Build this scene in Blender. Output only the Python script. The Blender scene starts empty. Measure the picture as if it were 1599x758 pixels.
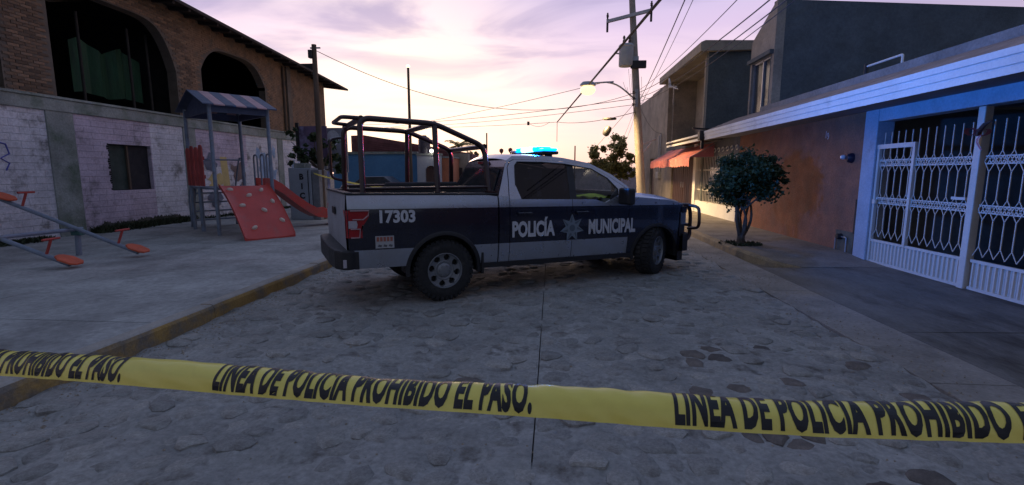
import bpy, bmesh, math, random
import numpy as np
from mathutils import Vector, Matrix
random.seed(7); rng = np.random.default_rng(7)
R = math.radians; PI = math.pi
SC = bpy.context.scene; COL = SC.collection

# ------------------------------------------------------------------ camera
CAM = Vector((0, 0, 1.65)); FPX, CX, CY = 760.0, 799.5, 379.0
PITCH, YAW = R(8.16), R(4.654)
cd = bpy.data.cameras.new('camera'); cam = bpy.data.objects.new('camera', cd); COL.objects.link(cam)
cam.location = CAM; cam.rotation_euler = (PI/2 - PITCH, 0, YAW)
cd.sensor_width = 36; cd.lens = 36*FPX/1599; cd.clip_start = .05; cd.clip_end = 2000
SC.camera = cam
_q = cam.rotation_euler.to_quaternion()
def ray(x, y): return _q @ Vector(((x-CX)/FPX, -(y-CY)/FPX, -1))
def atY(x, y, v): d = ray(x, y); return CAM + d*(v/d.y)
def atX(x, y, v): d = ray(x, y); return CAM + d*(v/d.x)
def atZ(x, y, v): d = ray(x, y); return CAM + d*((v-CAM.z)/d.z)
def in_view(p, m=30):
    v = _q.inverted() @ (Vector(p)-CAM)
    if v.z > -.2: return False
    return -m < CX+FPX*v.x/-v.z < 1599+m and -m < CY-FPX*v.y/-v.z < 758+m

# ------------------------------------------------------------------ world: dusk sky
SC.view_settings.view_transform = 'Standard'; SC.view_settings.look = 'None'
SC.view_settings.exposure = 0; SC.view_settings.gamma = 1
W = bpy.data.worlds.new('World'); SC.world = W; W.use_nodes = True
nt = W.node_tree; N = nt.nodes; N.clear()
def nd(t, **k):
    n = N.new(t)
    for a, b in k.items(): setattr(n, a, b)
    return n
def lk(a, b): nt.links.new(a, b)
def ramp(stops):
    r = nd('ShaderNodeValToRGB'); e = r.color_ramp.elements
    while len(e) > 1: e.remove(e[-1])
    e[0].position = stops[0][0]; e[0].color = (*stops[0][1], 1)
    for p, c in stops[1:]:
        x = e.new(p); x.color = (*c, 1)
    return r
def math_(op, a, b=None, clamp=False):
    n = nd('ShaderNodeMath', operation=op, use_clamp=clamp)
    for i, v in enumerate((a, b)):
        if v is None: continue
        if isinstance(v, (int, float)): n.inputs[i].default_value = v
        else: lk(v, n.inputs[i])
    return n.outputs[0]
def mixc(f, a, b, mode='MIX'):
    n = nd('ShaderNodeMix', data_type='RGBA', blend_type=mode)
    if isinstance(f, (int, float)): n.inputs[0].default_value = f
    else: lk(f, n.inputs[0])
    for i, v in ((6, a), (7, b)):
        if isinstance(v, tuple): n.inputs[i].default_value = (*v, 1)
        else: lk(v, n.inputs[i])
    return n.outputs[2]
tc = nd('ShaderNodeTexCoord'); sp = nd('ShaderNodeSeparateXYZ'); lk(tc.outputs['Generated'], sp.inputs[0])
zc = math_('MAXIMUM', sp.outputs[2], 0.0)
west = ramp([(0, (1.05, .66, .58)), (.06, (1.12, .80, .74)), (.16, (1.05, .78, .85)), (.26, (.76, .59, .84)), (.38, (.55, .52, .84)), (.6, (.34, .43, .72)), (1, (.19, .28, .45))])
east = ramp([(0, (.15, .18, .24)), (.15, (.18, .22, .32)), (.4, (.18, .25, .40)), (1, (.19, .28, .45))])
lk(zc, west.inputs[0]); lk(zc, east.inputs[0])
# azimuth of the afterglow: straight down the street, a little to the left
az = math_('ADD', math_('MULTIPLY', sp.outputs[1], .97), math_('MULTIPLY', sp.outputs[0], -.24))
azr = nd('ShaderNodeMapRange', interpolation_type='SMOOTHSTEP'); lk(az, azr.inputs[0])
azr.inputs[1].default_value = -.75; azr.inputs[2].default_value = .95
base = mixc(azr.outputs[0], east.outputs[0], west.outputs[0])
vd = nd('ShaderNodeVectorMath', operation='DOT_PRODUCT'); lk(tc.outputs['Generated'], vd.inputs[0]); vd.inputs[1].default_value = Vector((-.30, .95, .10)).normalized()
gl1 = math_('POWER', math_('MAXIMUM', vd.outputs['Value'], 0.0), 30.0)
base = mixc(gl1, base, (1.42, 1.16, .96))
# clouds on a flat layer overhead
den = math_('ADD', zc, .10)
cv = nd('ShaderNodeCombineXYZ')
lk(math_('DIVIDE', sp.outputs[0], den), cv.inputs[0]); lk(math_('MULTIPLY', math_('DIVIDE', sp.outputs[1], den), 1.5), cv.inputs[1])
n1 = nd('ShaderNodeTexNoise'); n1.inputs['Scale'].default_value = .85; n1.inputs['Detail'].default_value = 6; n1.inputs['Roughness'].default_value = .52; n1.inputs['Distortion'].default_value = .6
lk(cv.outputs[0], n1.inputs['Vector'])
cr = nd('ShaderNodeMapRange', interpolation_type='SMOOTHSTEP'); lk(n1.outputs[0], cr.inputs[0]); cr.inputs[1].default_value = .44; cr.inputs[2].default_value = .64
n2 = nd('ShaderNodeTexNoise'); n2.inputs['Scale'].default_value = .5; n2.inputs['Detail'].default_value = 4
mp = nd('ShaderNodeMapping'); mp.inputs['Location'].default_value = (5.3, 2.1, 1); lk(cv.outputs[0], mp.inputs[0]); lk(mp.outputs[0], n2.inputs['Vector'])
cr2 = nd('ShaderNodeMapRange', interpolation_type='SMOOTHSTEP'); lk(n2.outputs[0], cr2.inputs[0]); cr2.inputs[1].default_value = .5; cr2.inputs[2].default_value = .68
fade = nd('ShaderNodeMapRange'); lk(zc, fade.inputs[0]); fade.inputs[1].default_value = .05; fade.inputs[2].default_value = .30
dark = mixc(azr.outputs[0], (.16, .17, .25), (.43, .37, .61))
pink = mixc(azr.outputs[0], (.24, .20, .28), (1.05, .82, .98))
c1 = mixc(math_('MULTIPLY', math_('MULTIPLY', cr2.outputs[0], fade.outputs[0]), .75), base, pink)
c2 = mixc(math_('MULTIPLY', math_('MULTIPLY', cr.outputs[0], fade.outputs[0]), .85), c1, dark)
sky = nd('ShaderNodeTexSky'); sky.sky_type = 'NISHITA'; sky.sun_disc = False
sky.sun_elevation = R(2.0); sky.sun_rotation = R(-14)
sk = mixc(1.0, sky.outputs[0], (.02, .02, .02), 'MULTIPLY')
tot = mixc(1.0, c2, sk, 'ADD')
bg = nd('ShaderNodeBackground'); bg.inputs[1].default_value = 1.0; lk(tot, bg.inputs[0])
wo = nd('ShaderNodeOutputWorld'); lk(bg.outputs[0], wo.inputs[0])
# last light of the sun, low down the street
sd = bpy.data.lights.new('sun', 'SUN'); sd.energy = .25; sd.angle = R(12); sd.color = (1, .68, .52)
so = bpy.data.objects.new('sun', sd); COL.objects.link(so)
so.rotation_euler = Vector((.24, -.97, -.07)).to_track_quat('-Z', 'Y').to_euler()

# ------------------------------------------------------------------ materials
MATS = {}
def mat(name, col, rough=.85, var=.25, scale=3.0, bump=.25, bscale=40.0, metal=0.0, col2=None, c2lo=.5, c2hi=.65, c2scale=1.2, coat=0, rnd=0.0, emit=None, spec=.4, stretch=(1, 1, 1), fine=.12, courses=False):
    if name in MATS: return MATS[name]
    m = bpy.data.materials.new(name); m.use_nodes = True
    t = m.node_tree; b = t.nodes['Principled BSDF']
    def n(ty, **k):
        x = t.nodes.new(ty)
        for a, c in k.items(): setattr(x, a, c)
        return x
    L = t.links.new
    co = n('ShaderNodeTexCoord'); mp = n('ShaderNodeMapping'); mp.inputs['Scale'].default_value = stretch
    L(co.outputs['Object'], mp.inputs[0])
    def noise(s, d=5, r=.6):
        x = n('ShaderNodeTexNoise'); x.inputs['Scale'].default_value = s; x.inputs['Detail'].default_value = d; x.inputs['Roughness'].default_value = r
        L(mp.outputs[0], x.inputs['Vector']); return x.outputs[0]
    def rng_(v, a, c, lo, hi):
        x = n('ShaderNodeMapRange'); L(v, x.inputs[0])
        for i, q in enumerate((a, c, lo, hi)): x.inputs[i+1].default_value = q
        return x.outputs[0]
    def mx(f, a, c, mode='MIX'):
        x = n('ShaderNodeMix', data_type='RGBA', blend_type=mode)
        if isinstance(f, float): x.inputs[0].default_value = f
        else: L(f, x.inputs[0])
        for i, v in ((6, a), (7, c)):
            if isinstance(v, tuple): x.inputs[i].default_value = (*v, 1)
            else: L(v, x.inputs[i])
        return x.outputs[2]
    c = mx(rng_(noise(scale), .3, .7, 0, 1), tuple(v*(1-var) for v in col), tuple(min(.95, v*(1+var)) for v in col))
    if col2: c = mx(rng_(noise(c2scale, 6, .65), c2lo, c2hi, 0, 1), c, col2)
    if fine: c = mx(1.0, c, mx(rng_(noise(scale*14, 3, .7), .3, .7, 0, 1), (1-fine,)*3, (1+fine,)*3), 'MULTIPLY')
    if rnd:
        oi = n('ShaderNodeObjectInfo'); c = mx(1.0, c, mx(rng_(oi.outputs['Random'], 0, 1, 0, 1), (1-rnd,)*3, (1+rnd, 1+rnd*.9, 1+rnd*.75)), 'MULTIPLY')
    L(c, b.inputs['Base Color'])
    b.inputs['Metallic'].default_value = metal; b.inputs['Specular IOR Level'].default_value = spec
    L(rng_(noise(scale*2.3), .3, .7, max(.02, rough*.85), min(1, rough*1.12)), b.inputs['Roughness'])
    if coat: b.inputs['Coat Weight'].default_value = coat; b.inputs['Coat Roughness'].default_value = .06
    if bump:
        bu = n('ShaderNodeBump'); bu.inputs['Strength'].default_value = bump; bu.inputs['Distance'].default_value = .02
        L(noise(bscale, 6, .65), bu.inputs['Height']); L(bu.outputs[0], b.inputs['Normal'])
    if courses:
        sx_ = n('ShaderNodeSeparateXYZ'); L(mp.outputs[0], sx_.inputs[0]); cx_ = n('ShaderNodeCombineXYZ'); L(sx_.outputs[1], cx_.inputs[0]); L(sx_.outputs[2], cx_.inputs[1])
        tb_ = n('ShaderNodeTexBrick'); L(cx_.outputs[0], tb_.inputs['Vector'])
        for k_, v_ in (('Scale', 1.0), ('Mortar Size', .012), ('Mortar Smooth', .6), ('Brick Width', .42), ('Row Height', .155)): tb_.inputs[k_].default_value = v_
        b2_ = n('ShaderNodeBump'); b2_.inputs['Strength'].default_value = .8; b2_.inputs['Distance'].default_value = .02; b2_.invert = True
        L(tb_.outputs['Fac'], b2_.inputs['Height']); L(bu.outputs[0], b2_.inputs['Normal']); L(b2_.outputs[0], b.inputs['Normal'])
    if emit:
        b.inputs['Emission Color'].default_value = (*emit[:3], 1); b.inputs['Emission Strength'].default_value = emit[3]
    MATS[name] = m; return m
def glass(name, tint, rough=.03):
    m = bpy.data.materials.new(name); m.use_nodes = True; t = m.node_tree; t.nodes.clear()
    o = t.nodes.new('ShaderNodeOutputMaterial'); mx = t.nodes.new('ShaderNodeMixShader'); tr = t.nodes.new('ShaderNodeBsdfTransparent')
    gl = t.nodes.new('ShaderNodeBsdfGlossy'); lw = t.nodes.new('ShaderNodeLayerWeight'); lw.inputs[0].default_value = .5; pw = t.nodes.new('ShaderNodeMath'); pw.operation = 'POWER'; pw.inputs[1].default_value = 4; fr = t.nodes.new('ShaderNodeMapRange'); fr.inputs[3].default_value = .035; t.links.new(lw.outputs['Facing'], pw.inputs[0]); t.links.new(pw.outputs[0], fr.inputs[0])
    tr.inputs[0].default_value = (*tint, 1); gl.inputs['Roughness'].default_value = rough
    t.links.new(fr.outputs[0], mx.inputs[0]); t.links.new(tr.outputs[0], mx.inputs[1]); t.links.new(gl.outputs[0], mx.inputs[2]); t.links.new(mx.outputs[0], o.inputs[0])
    return m
def leafy(m, col, f=.4):
    t = m.node_tree; b = t.nodes['Principled BSDF']; o = t.nodes['Material Output']; x = t.nodes.new('ShaderNodeMixShader'); tr = t.nodes.new('ShaderNodeBsdfTranslucent')
    tr.inputs[0].default_value = (*col, 1); x.inputs[0].default_value = f; t.links.new(b.outputs[0], x.inputs[1]); t.links.new(tr.outputs[0], x.inputs[2]); t.links.new(x.outputs[0], o.inputs[0]); return m
def plain(name, col, rough=.6, metal=0, **k): return mat(name, col, rough, .08, 6, .05, 80, metal, fine=.05, **k)

M_mortar = mat('cement_mortar', (.25, .248, .235), .9, .24, 1.6, .7, 22, col2=(.105, .095, .085), c2lo=.54, c2hi=.68, c2scale=3.1, fine=.24)  # darker mottling stands in for relief shading, along with damp stains
M_cobble = mat('cobble_stone', (.255, .252, .238), .85, .26, 4, .7, 26, col2=(.125, .11, .10), c2lo=.54, c2hi=.70, c2scale=3.2, rnd=.2, fine=.24)
M_pit = mat('dark_worn_stone', (.115, .10, .09), .9, .4, 7, .5, 30, rnd=.3, fine=.2)
M_strip = mat('kerbside_concrete', (.24, .225, .205), .9, .2, 1.6, .35, 45, col2=(.15, .14, .125), c2lo=.5, c2hi=.7, fine=.18)
M_slab = mat('pavement_concrete', (.31, .315, .305), .88, .2, 1.1, .45, 40, col2=(.15, .15, .145), c2lo=.46, c2hi=.72, c2scale=.9, fine=.2)
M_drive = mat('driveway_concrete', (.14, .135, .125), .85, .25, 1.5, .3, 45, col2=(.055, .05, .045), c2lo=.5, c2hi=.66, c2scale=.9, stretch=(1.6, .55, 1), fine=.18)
M_walk = mat('footpath_concrete', (.21, .195, .175), .88, .22, 1.5, .3, 45, col2=(.11, .10, .09), c2lo=.52, c2hi=.7, fine=.18)
M_kerb = mat('worn_yellow_kerb', (.36, .23, .075), .85, .25, 3, .4, 35, col2=(.17, .15, .125), c2lo=.46, c2hi=.62, c2scale=2.2, fine=.2)
M_kerbtan = mat('dusty_kerb', (.30, .235, .14), .9, .25, 3, .4, 35, col2=(.20, .17, .13), c2lo=.46, c2hi=.62, c2scale=2, fine=.2)
M_kerbtop = mat('kerb_concrete', (.30, .28, .25), .88, .18, 3, .3, 40, col2=(.2, .17, .12), c2lo=.52, c2hi=.7)
M_dirt = mat('earth', (.12, .10, .08), .95, .3, .4, .5, 12)
M_brick = mat('old_clay_brick', (.205, .125, .078), .9, .3, 4, .5, 40, col2=(.10, .085, .07), c2lo=.52, c2hi=.7, c2scale=2.5, rnd=.42, fine=.2)
M_mort2 = mat('lime_mortar', (.14, .11, .085), .95, .2, 3, .4, 40)
M_white = mat('flaking_whitewash', (.58, .56, .59), .9, .18, 1.5, .6, 22, col2=(.20, .19, .18), c2lo=.54, c2hi=.68, c2scale=2.0, fine=.2, courses=True)
M_lilac = mat('faded_lilac_paint', (.48, .40, .47), .9, .18, 1.5, .6, 22, col2=(.19, .17, .17), c2lo=.54, c2hi=.70, c2scale=1.9, fine=.2, courses=True)
M_conc = mat('mossy_concrete', (.25, .265, .245), .92, .25, 1.6, .5, 25, col2=(.12, .15, .11), c2lo=.5, c2hi=.7, c2scale=1.5, fine=.2)
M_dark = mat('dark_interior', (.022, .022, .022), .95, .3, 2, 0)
M_roof = mat('weathered_roof_timber', (.04, .03, .026), .9, .3, 4, .4, 30)
M_loft = mat('near_black_timber', (.03, .026, .022), .95)  # wood tone taken nearly black for the posts inside the arch
M_tarp = mat('green_tarpaulin', (.012, .055, .022), .7, .4, 2, .5, 9, stretch=(1, 3, .4))
M_wood = mat('dark_old_wood', (.10, .07, .05), .9, .3, 6, .5, 40, stretch=(1, 1, .15))
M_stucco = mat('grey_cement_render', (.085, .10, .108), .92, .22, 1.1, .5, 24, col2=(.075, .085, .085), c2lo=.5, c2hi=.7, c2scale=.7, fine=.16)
M_beige = mat('beige_render', (.34, .29, .225), .92, .18, 1.2, .4, 28, col2=(.23, .195, .155), c2lo=.5, c2hi=.72, c2scale=.8, fine=.12)
M_tan = mat('tan_cement', (.28, .245, .20), .92, .2, 1.2, .4, 28, col2=(.17, .15, .13), c2lo=.5, c2hi=.7, c2scale=.9, fine=.14)
M_orange = mat('worn_orange_paint', (.29, .12, .07), .88, .25, 2.2, .6, 22, col2=(.20, .105, .075), c2lo=.35, c2hi=.75, c2scale=2.4, fine=.24)
M_wpaint = mat('white_gate_paint', (.60, .575, .53), .5, .08, 3, .12, 60, col2=(.42, .36, .29), c2lo=.62, c2hi=.76, c2scale=3, fine=.06)
M_fascia = mat('white_moulding', (.74, .74, .73), .75, .08, 2, .15, 50, col2=(.5, .48, .45), c2lo=.6, c2hi=.75, c2scale=1.2, fine=.06)
M_blue = mat('pale_paint_blue_lit', (.36, .42, .50), .8, .12, 2, .25, 40, col2=(.24, .26, .28), c2lo=.58, c2hi=.75)  # pale paint with the beacon's blue light tinted into the colour
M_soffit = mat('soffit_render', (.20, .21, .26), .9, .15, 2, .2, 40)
M_tile = mat('brown_roof_tile', (.24, .185, .165), .9, .3, 3, .4, 30)
M_red = mat('red_playground_plastic', (.50, .065, .05), .45, .12, 2, .12, 30, col2=(.34, .10, .085), c2lo=.52, c2hi=.72, c2scale=2.2, fine=.05)
M_steel = mat('blue_grey_painted_steel', (.17, .205, .26), .6, .2, 6, .15, 60, col2=(.14, .12, .11), c2lo=.58, c2hi=.72, c2scale=7)
M_stripeb = mat('dark_blue_sheet', (.055, .07, .12), .6, .15, 4, .1)
M_stripep = mat('faded_pink_sheet', (.42, .26, .27), .7, .15, 4, .1)
M_hold = plain('cream_grip', (.60, .50, .40))
M_redwood = mat('red_painted_timber', (.36, .06, .05), .7, .2, 6, .3, 40, stretch=(1, 1, .2))
M_orangeseat = mat('orange_seat', (.50, .10, .045), .6, .18, 7, .1)
M_pole = mat('concrete_pole', (.30, .27, .235), .9, .2, 5, .4, 40, fine=.15)
M_metal = mat('galvanised_steel', (.34, .35, .37), .5, .15, 8, .1, 60, metal=.6)
M_black = plain('black_cable', (.02, .02, .022), .7)
M_awn = mat('red_awning_canvas', (.54, .17, .155), .8, .14, 4, .3, 14, col2=(.60, .24, .21), c2lo=.5, c2hi=.64, c2scale=3)
M_door = mat('dark_brown_door', (.085, .045, .038), .55, .25, 6, .3, 40, stretch=(1, 1, .15))
M_leaf = leafy(mat('leaf_green', (.042, .066, .028), .55, .5, 2.2, 0, fine=.25), (.03, .06, .02), .25)
M_leaf2 = leafy(mat('leaf_olive', (.12, .13, .05), .6, .45, 1.2, 0, fine=.25), (.50, .42, .17), .6)
M_bark = mat('tree_bark', (.10, .075, .055), .95, .3, 8, .6, 40)
M_weed = mat('weed_green', (.035, .045, .022), .9, .4, 5, 0)
M_bwall = mat('blue_rendered_wall', (.075, .20, .36), .85, .14, .8, .2, 25, fine=.08)
M_rtile = mat('dark_red_tiles', (.17, .065, .065), .9, .3, 2, .4, 14)
M_owall = mat('brick_orange_render', (.45, .17, .09), .9, .15, 1, .2, 25)
M_lgrey = mat('light_grey_render', (.36, .38, .42), .9, .12, 1, .2, 25)
M_winglass = mat('dark_window_glass', (.03, .035, .04), .12, .1, 2, 0, spec=.6)
# truck
M_silver = mat('silver_car_paint', (.37, .40, .47), .30, .05, 3, 0, metal=.65, coat=.5, col2=(.33, .33, .34), c2lo=.5, c2hi=.8, c2scale=1.6, fine=.05)
M_navy = mat('navy_car_wrap', (.007, .009, .022), .26, .15, 3, 0, coat=.6, col2=(.018, .018, .024), c2lo=.5, c2hi=.8, c2scale=1.4, fine=.08)
M_plastic = mat('black_plastic', (.016, .016, .018), .55, .15, 8, .08, 90)
M_tyre = mat('tyre_rubber', (.020, .020, .021), .85, .25, 9, .3, 60, col2=(.06, .055, .05), c2lo=.55, c2hi=.75, c2scale=6)
M_rim = mat('painted_wheel_alloy', (.21, .22, .235), .42, .06, 6, 0, metal=.5, fine=.03)
M_tube = mat('red_lit_coated_tube', (.030, .012, .013), .32, .1, 6, .03, coat=.3)  # red beacon light on the dark tubes is mixed into this colour
M_letter = plain('reflective_white_vinyl', (.50, .51, .54), .5)
M_star = plain('grey_blue_vinyl', (.17, .21, .25), .5)
M_star2 = plain('dark_grey_vinyl', (.085, .11, .135), .5)
M_taillens = mat('red_tail_lens', (.30, .012, .018), .12, .05, 4, 0, coat=.5)
M_whitelens = mat('clear_lamp_lens', (.40, .37, .40), .15, .05, 4, 0, coat=.5)
M_headl = mat('smoked_headlamp_lens', (.10, .10, .11), .15, .05, 4, 0, coat=.4)
M_lensline = plain('pale_lens_trim', (.42, .27, .28), .4)
M_seat = plain('dark_grey_upholstery', (.03, .03, .033), .9)
G_tint = glass('tinted_window', (.018, .02, .032)); G_clear = glass('clear_window', (.62, .68, .66)); G_shield = glass('windscreen', (.6, .66, .66))
M_hivis = plain('fluorescent_yellow_cloth', (.62, .72, .06), .8)
M_tape = mat('yellow_plastic_tape', (.90, .78, .16), .30, .05, 3, .06, 25, coat=.25, fine=.03)
leafy(M_tape, (.95, .84, .25), .3)
M_tapetxt = plain('black_tape_print', (.012, .012, .014), .45)
M_bluelens = mat('blue_beacon_lens', (.02, .10, .5), .2, .05, 4, 0, emit=(.0, .28, 1.0, 3.5))
M_redlens = mat('dim_red_beacon_lens', (.42, .10, .10), .2, .05, 4, 0, emit=(1.0, .10, .08, .12)); M_pinklens = mat('clear_beacon_lens', (.6, .55, .6), .15, .05, 4, 0)
M_whitebeam = mat('bright_beacon_cell', (.8, .9, 1), .2, .02, 4, 0, emit=(.34, .82, 1.0, 7))
M_lampglow = mat('lit_street_lamp_bowl', (1, .9, .7), .3, .02, 4, 0, emit=(1.0, .66, .30, 1.9))

# ------------------------------------------------------------------ mesh builder
class MB:
    def __init__(s): s.v = []; s.f = []; s.m = []
    def add(s, vs, fs, mi=0):
        o = len(s.v); s.v += [tuple(v) for v in vs]
        for f in fs: s.f.append(tuple(i+o for i in f)); s.m.append(mi)
        return s
    def poly(s, pts, mi=0): return s.add(pts, [tuple(range(len(pts)))], mi)
    def box(s, x0, x1, y0, y1, z0, z1, mi=0, M=None):
        vs = [Vector((x, y, z)) for z in (z0, z1) for y in (y0, y1) for x in (x0, x1)]
        if M: vs = [M @ v for v in vs]
        return s.add(vs, [(0, 2, 3, 1), (4, 5, 7, 6), (0, 1, 5, 4), (2, 6, 7, 3), (0, 4, 6, 2), (1, 3, 7, 5)], mi)
    def beam(s, a, b, w, h, mi=0, up=(0, 0, 1)):
        a, b = Vector(a), Vector(b); d = (b-a).normalized(); u = Vector(up)
        if abs(d.dot(u)) > .98: u = Vector((1, 0, 0))
        x = d.cross(u).normalized(); z = x.cross(d)
        vs = [p + x*(i*w/2) + z*(j*h/2) for p in (a, b) for i, j in ((-1, -1), (1, -1), (1, 1), (-1, 1))]
        return s.add(vs, [(0, 1, 2, 3), (7, 6, 5, 4), (0, 4, 5, 1), (1, 5, 6, 2), (2, 6, 7, 3), (3, 7, 4, 0)], mi)
    def tube(s, pts, r, n=8, mi=0, cap=True):
        pts = [Vector(p) for p in pts]; k = len(pts)
        rs = r if isinstance(r, (list, tuple)) else [r]*k
        t0 = (pts[1]-pts[0]).normalized(); u = t0.orthogonal().normalized(); vs = []
        for i, p in enumerate(pts):
            t = (pts[min(i+1, k-1)]-pts[max(i-1, 0)]).normalized()
            u = (u - t*u.dot(t)).normalized(); w = t.cross(u)
            vs += [p + (u*math.cos(2*PI*j/n) + w*math.sin(2*PI*j/n))*rs[i] for j in range(n)]
        fs = [(i*n+j, i*n+(j+1) % n, (i+1)*n+(j+1) % n, (i+1)*n+j) for i in range(k-1) for j in range(n)]
        if cap: fs += [tuple(range(n-1, -1, -1)), tuple(range((k-1)*n, k*n))]
        return s.add(vs, fs, mi)
    def lathe(s, prof, n=24, M=None, mi=0, close=False):
        M = M or Matrix(); k = len(prof)
        vs = [M @ Vector((r*math.cos(2*PI*j/n), r*math.sin(2*PI*j/n), h)) for r, h in prof for j in range(n)]
        fs = [(i*n+j, i*n+(j+1) % n, (i+1)*n+(j+1) % n, (i+1)*n+j) for i in range(k-1) for j in range(n)]
        if close: fs += [((k-1)*n+j, (k-1)*n+(j+1) % n, (j+1) % n, j) for j in range(n)]
        return s.add(vs, fs, mi)
    def prism(s, pts, d, mi=0):
        d = Vector(d); n = len(pts); p = [Vector(q) for q in pts]
        fs = [tuple(range(n-1, -1, -1)), tuple(range(n, 2*n))] + [(i, (i+1) % n, n+(i+1) % n, n+i) for i in range(n)]
        return s.add(p+[q+d for q in p], fs, mi)
    def grid(s, rows, mi=0, flip=False):
        a, b = len(rows), len(rows[0]); fs = []
        for i in range(a-1):
            for j in range(b-1):
                f = (i*b+j, i*b+j+1, (i+1)*b+j+1, (i+1)*b+j); fs.append(f[::-1] if flip else f)
        return s.add([p for r in rows for p in r], fs, mi)
    def mirror_y(s):
        o = MB(); o.v = [(x, -y, z) for x, y, z in s.v]; o.f = [f[::-1] for f in s.f]; o.m = list(s.m); return o
    def mesh(s, name, mats, smooth=False):
        me = bpy.data.meshes.new(name); me.from_pydata(s.v, [], s.f)
        for m in (mats if isinstance(mats, (list, tuple)) else [mats]): me.materials.append(m)
        if len(me.materials) > 1: me.polygons.foreach_set('material_index', s.m)
        if smooth:
            me.polygons.foreach_set('use_smooth', [True]*len(me.polygons))
            try: me.set_sharp_from_angle(angle=R(38))
            except Exception: pass
        me.update(); return me
    def build(s, name, mats, parent=None, smooth=False, bevel=0, world=False, label=None):
        me = s.mesh(name, mats, smooth); o = bpy.data.objects.new(name, me); COL.objects.link(o)
        if parent: attach(o, parent, world)
        if bevel:
            b = o.modifiers.new('bevel', 'BEVEL'); b.width = bevel; b.segments = 2; b.limit_method = 'ANGLE'; b.angle_limit = R(40)
        if label: o['label'] = label
        return o
def wmat(o): return ((wmat(o.parent) @ o.matrix_parent_inverse) if o.parent else Matrix()) @ o.matrix_basis
def attach(o, parent, world=True):
    o.parent = parent
    if world: o.matrix_parent_inverse = wmat(parent).inverted()
def thing(name, label, cat, loc=(0, 0, 0), group=None, rz=0):
    o = bpy.data.objects.new(name, None); COL.objects.link(o); o.location = loc; o.rotation_euler = (0, 0, rz)
    o.empty_display_size = .2; return tag(o, label, cat, group)
def tag(o, label, cat, group=None):
    o['label'] = label; o['category'] = cat
    if group: o['group'] = group
    return o
def struct(o, kind='structure'): o['kind'] = kind; return o
def wb(mb, name, mats, parent, **k): return mb.build(name, mats, parent, world=True, **k)
def clone(o, parent=None, loc=None):
    c = o.copy(); COL.objects.link(c)
    if parent: c.parent = parent
    if loc is not None: c.location = loc
    return c
def text_polys(s, size, bold=0.0, sx=1.0, font_res=3, track=1.0):
    cu = bpy.data.curves.new('text', 'FONT'); cu.body = s; cu.size = size; cu.offset = bold; cu.resolution_u = font_res; cu.space_character = track
    o = bpy.data.objects.new('text', cu); COL.objects.link(o)
    dg = bpy.context.evaluated_depsgraph_get(); me = bpy.data.meshes.new_from_object(o.evaluated_get(dg))
    vs = [(v.co.x*sx, v.co.y) for v in me.vertices]; fs = [tuple(p.vertices) for p in me.polygons]
    bpy.data.objects.remove(o); bpy.data.curves.remove(cu); bpy.data.meshes.remove(me)
    x0 = min(v[0] for v in vs); return [(x-x0, y) for x, y in vs], fs
def smooth_noise(x, y, s, seed):
    g = np.random.default_rng(seed).random((64, 64)); x = np.asarray(x)*s; y = np.asarray(y)*s
    xi, yi = np.floor(x).astype(int), np.floor(y).astype(int); fx, fy = x-xi, y-yi
    fx = fx*fx*(3-2*fx); fy = fy*fy*(3-2*fy); G = lambda a, b: g[a % 64, b % 64]
    return (G(xi, yi)*(1-fx)+G(xi+1, yi)*fx)*(1-fy) + (G(xi, yi+1)*(1-fx)+G(xi+1, yi+1)*fx)*fy
def arc_pts(a, b, c, n=5, r=.1):
    a, b, c = map(Vector, (a, b, c)); p = b+(a-b).normalized()*r; q = b+(c-b).normalized()*r
    return [p*(1-t)**2 + b*2*t*(1-t) + q*t*t for t in [i/n for i in range(n+1)]]
def rounded(pts, r=.1, n=5):
    o = [Vector(pts[0])]
    for i in range(1, len(pts)-1): o += arc_pts(pts[i-1], pts[i], pts[i+1], n, r)
    return o+[Vector(pts[-1])]

KX, SX1, SX2, FX = -3.82, 3.0, 3.65, 5.75     # left kerb, cobble edge, strip edge, right facades
# ------------------------------------------------------------------ ground, road, pavements
g = MB(); g.box(-600, 600, -300, 900, -.5, -.06)
struct(g.build('ground', M_dirt))
road = bpy.data.objects.new('road', None); COL.objects.link(road); struct(road)
def hroad(x, y): return (smooth_noise(x, y, 1.1, 1)-.5)*.034 + (smooth_noise(x, y, 3.7, 2)-.5)*.036 + (smooth_noise(x, y, 9, 3)-.5)*.026
def mortar(x0, x1, y0, y1, st):
    nx = max(2, int((x1-x0)/st)); ny = max(2, int((y1-y0)/st)); X, Y = np.meshgrid(np.linspace(x0, x1, nx+1), np.linspace(y0, y1, ny+1))
    Z = hroad(X, Y)
    rows = [[(X[i, j], Y[i, j], Z[i, j]) for j in range(nx+1)] for i in range(ny+1)]
    m = MB(); m.grid(rows)
    for e in (0, nx):   # skirts down into the joint
        m.grid([[(X[i, e], Y[i, e], Z[i, e]) for i in range(ny+1)], [(X[i, e], Y[i, e], -.05) for i in range(ny+1)]], flip=(e == 0))
    return m
JX = -.095
ROAD_BANDS = [(.9, 7.05, .055), (7.064, 13.5, .08), (13.514, 44, .25)]
for y0, y1, st in ROAD_BANDS:
    for x0, x1 in ((KX, JX-.0045), (JX+.0045, SX1-.006)):
        mortar(x0, x1, y0, y1, st).build('mortar_bed', M_mortar, road, smooth=True)
st_ = MB()
for y0, y1 in ((.9, 3.9), (3.91, 7.0), (7.01, 10.2), (10.21, 13.6), (13.61, 44)):
    struct_o = MB().box(SX1+.002, SX2, y0, y1, -.06, .006).build('concrete_strip', M_strip, road, bevel=.006)
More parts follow.
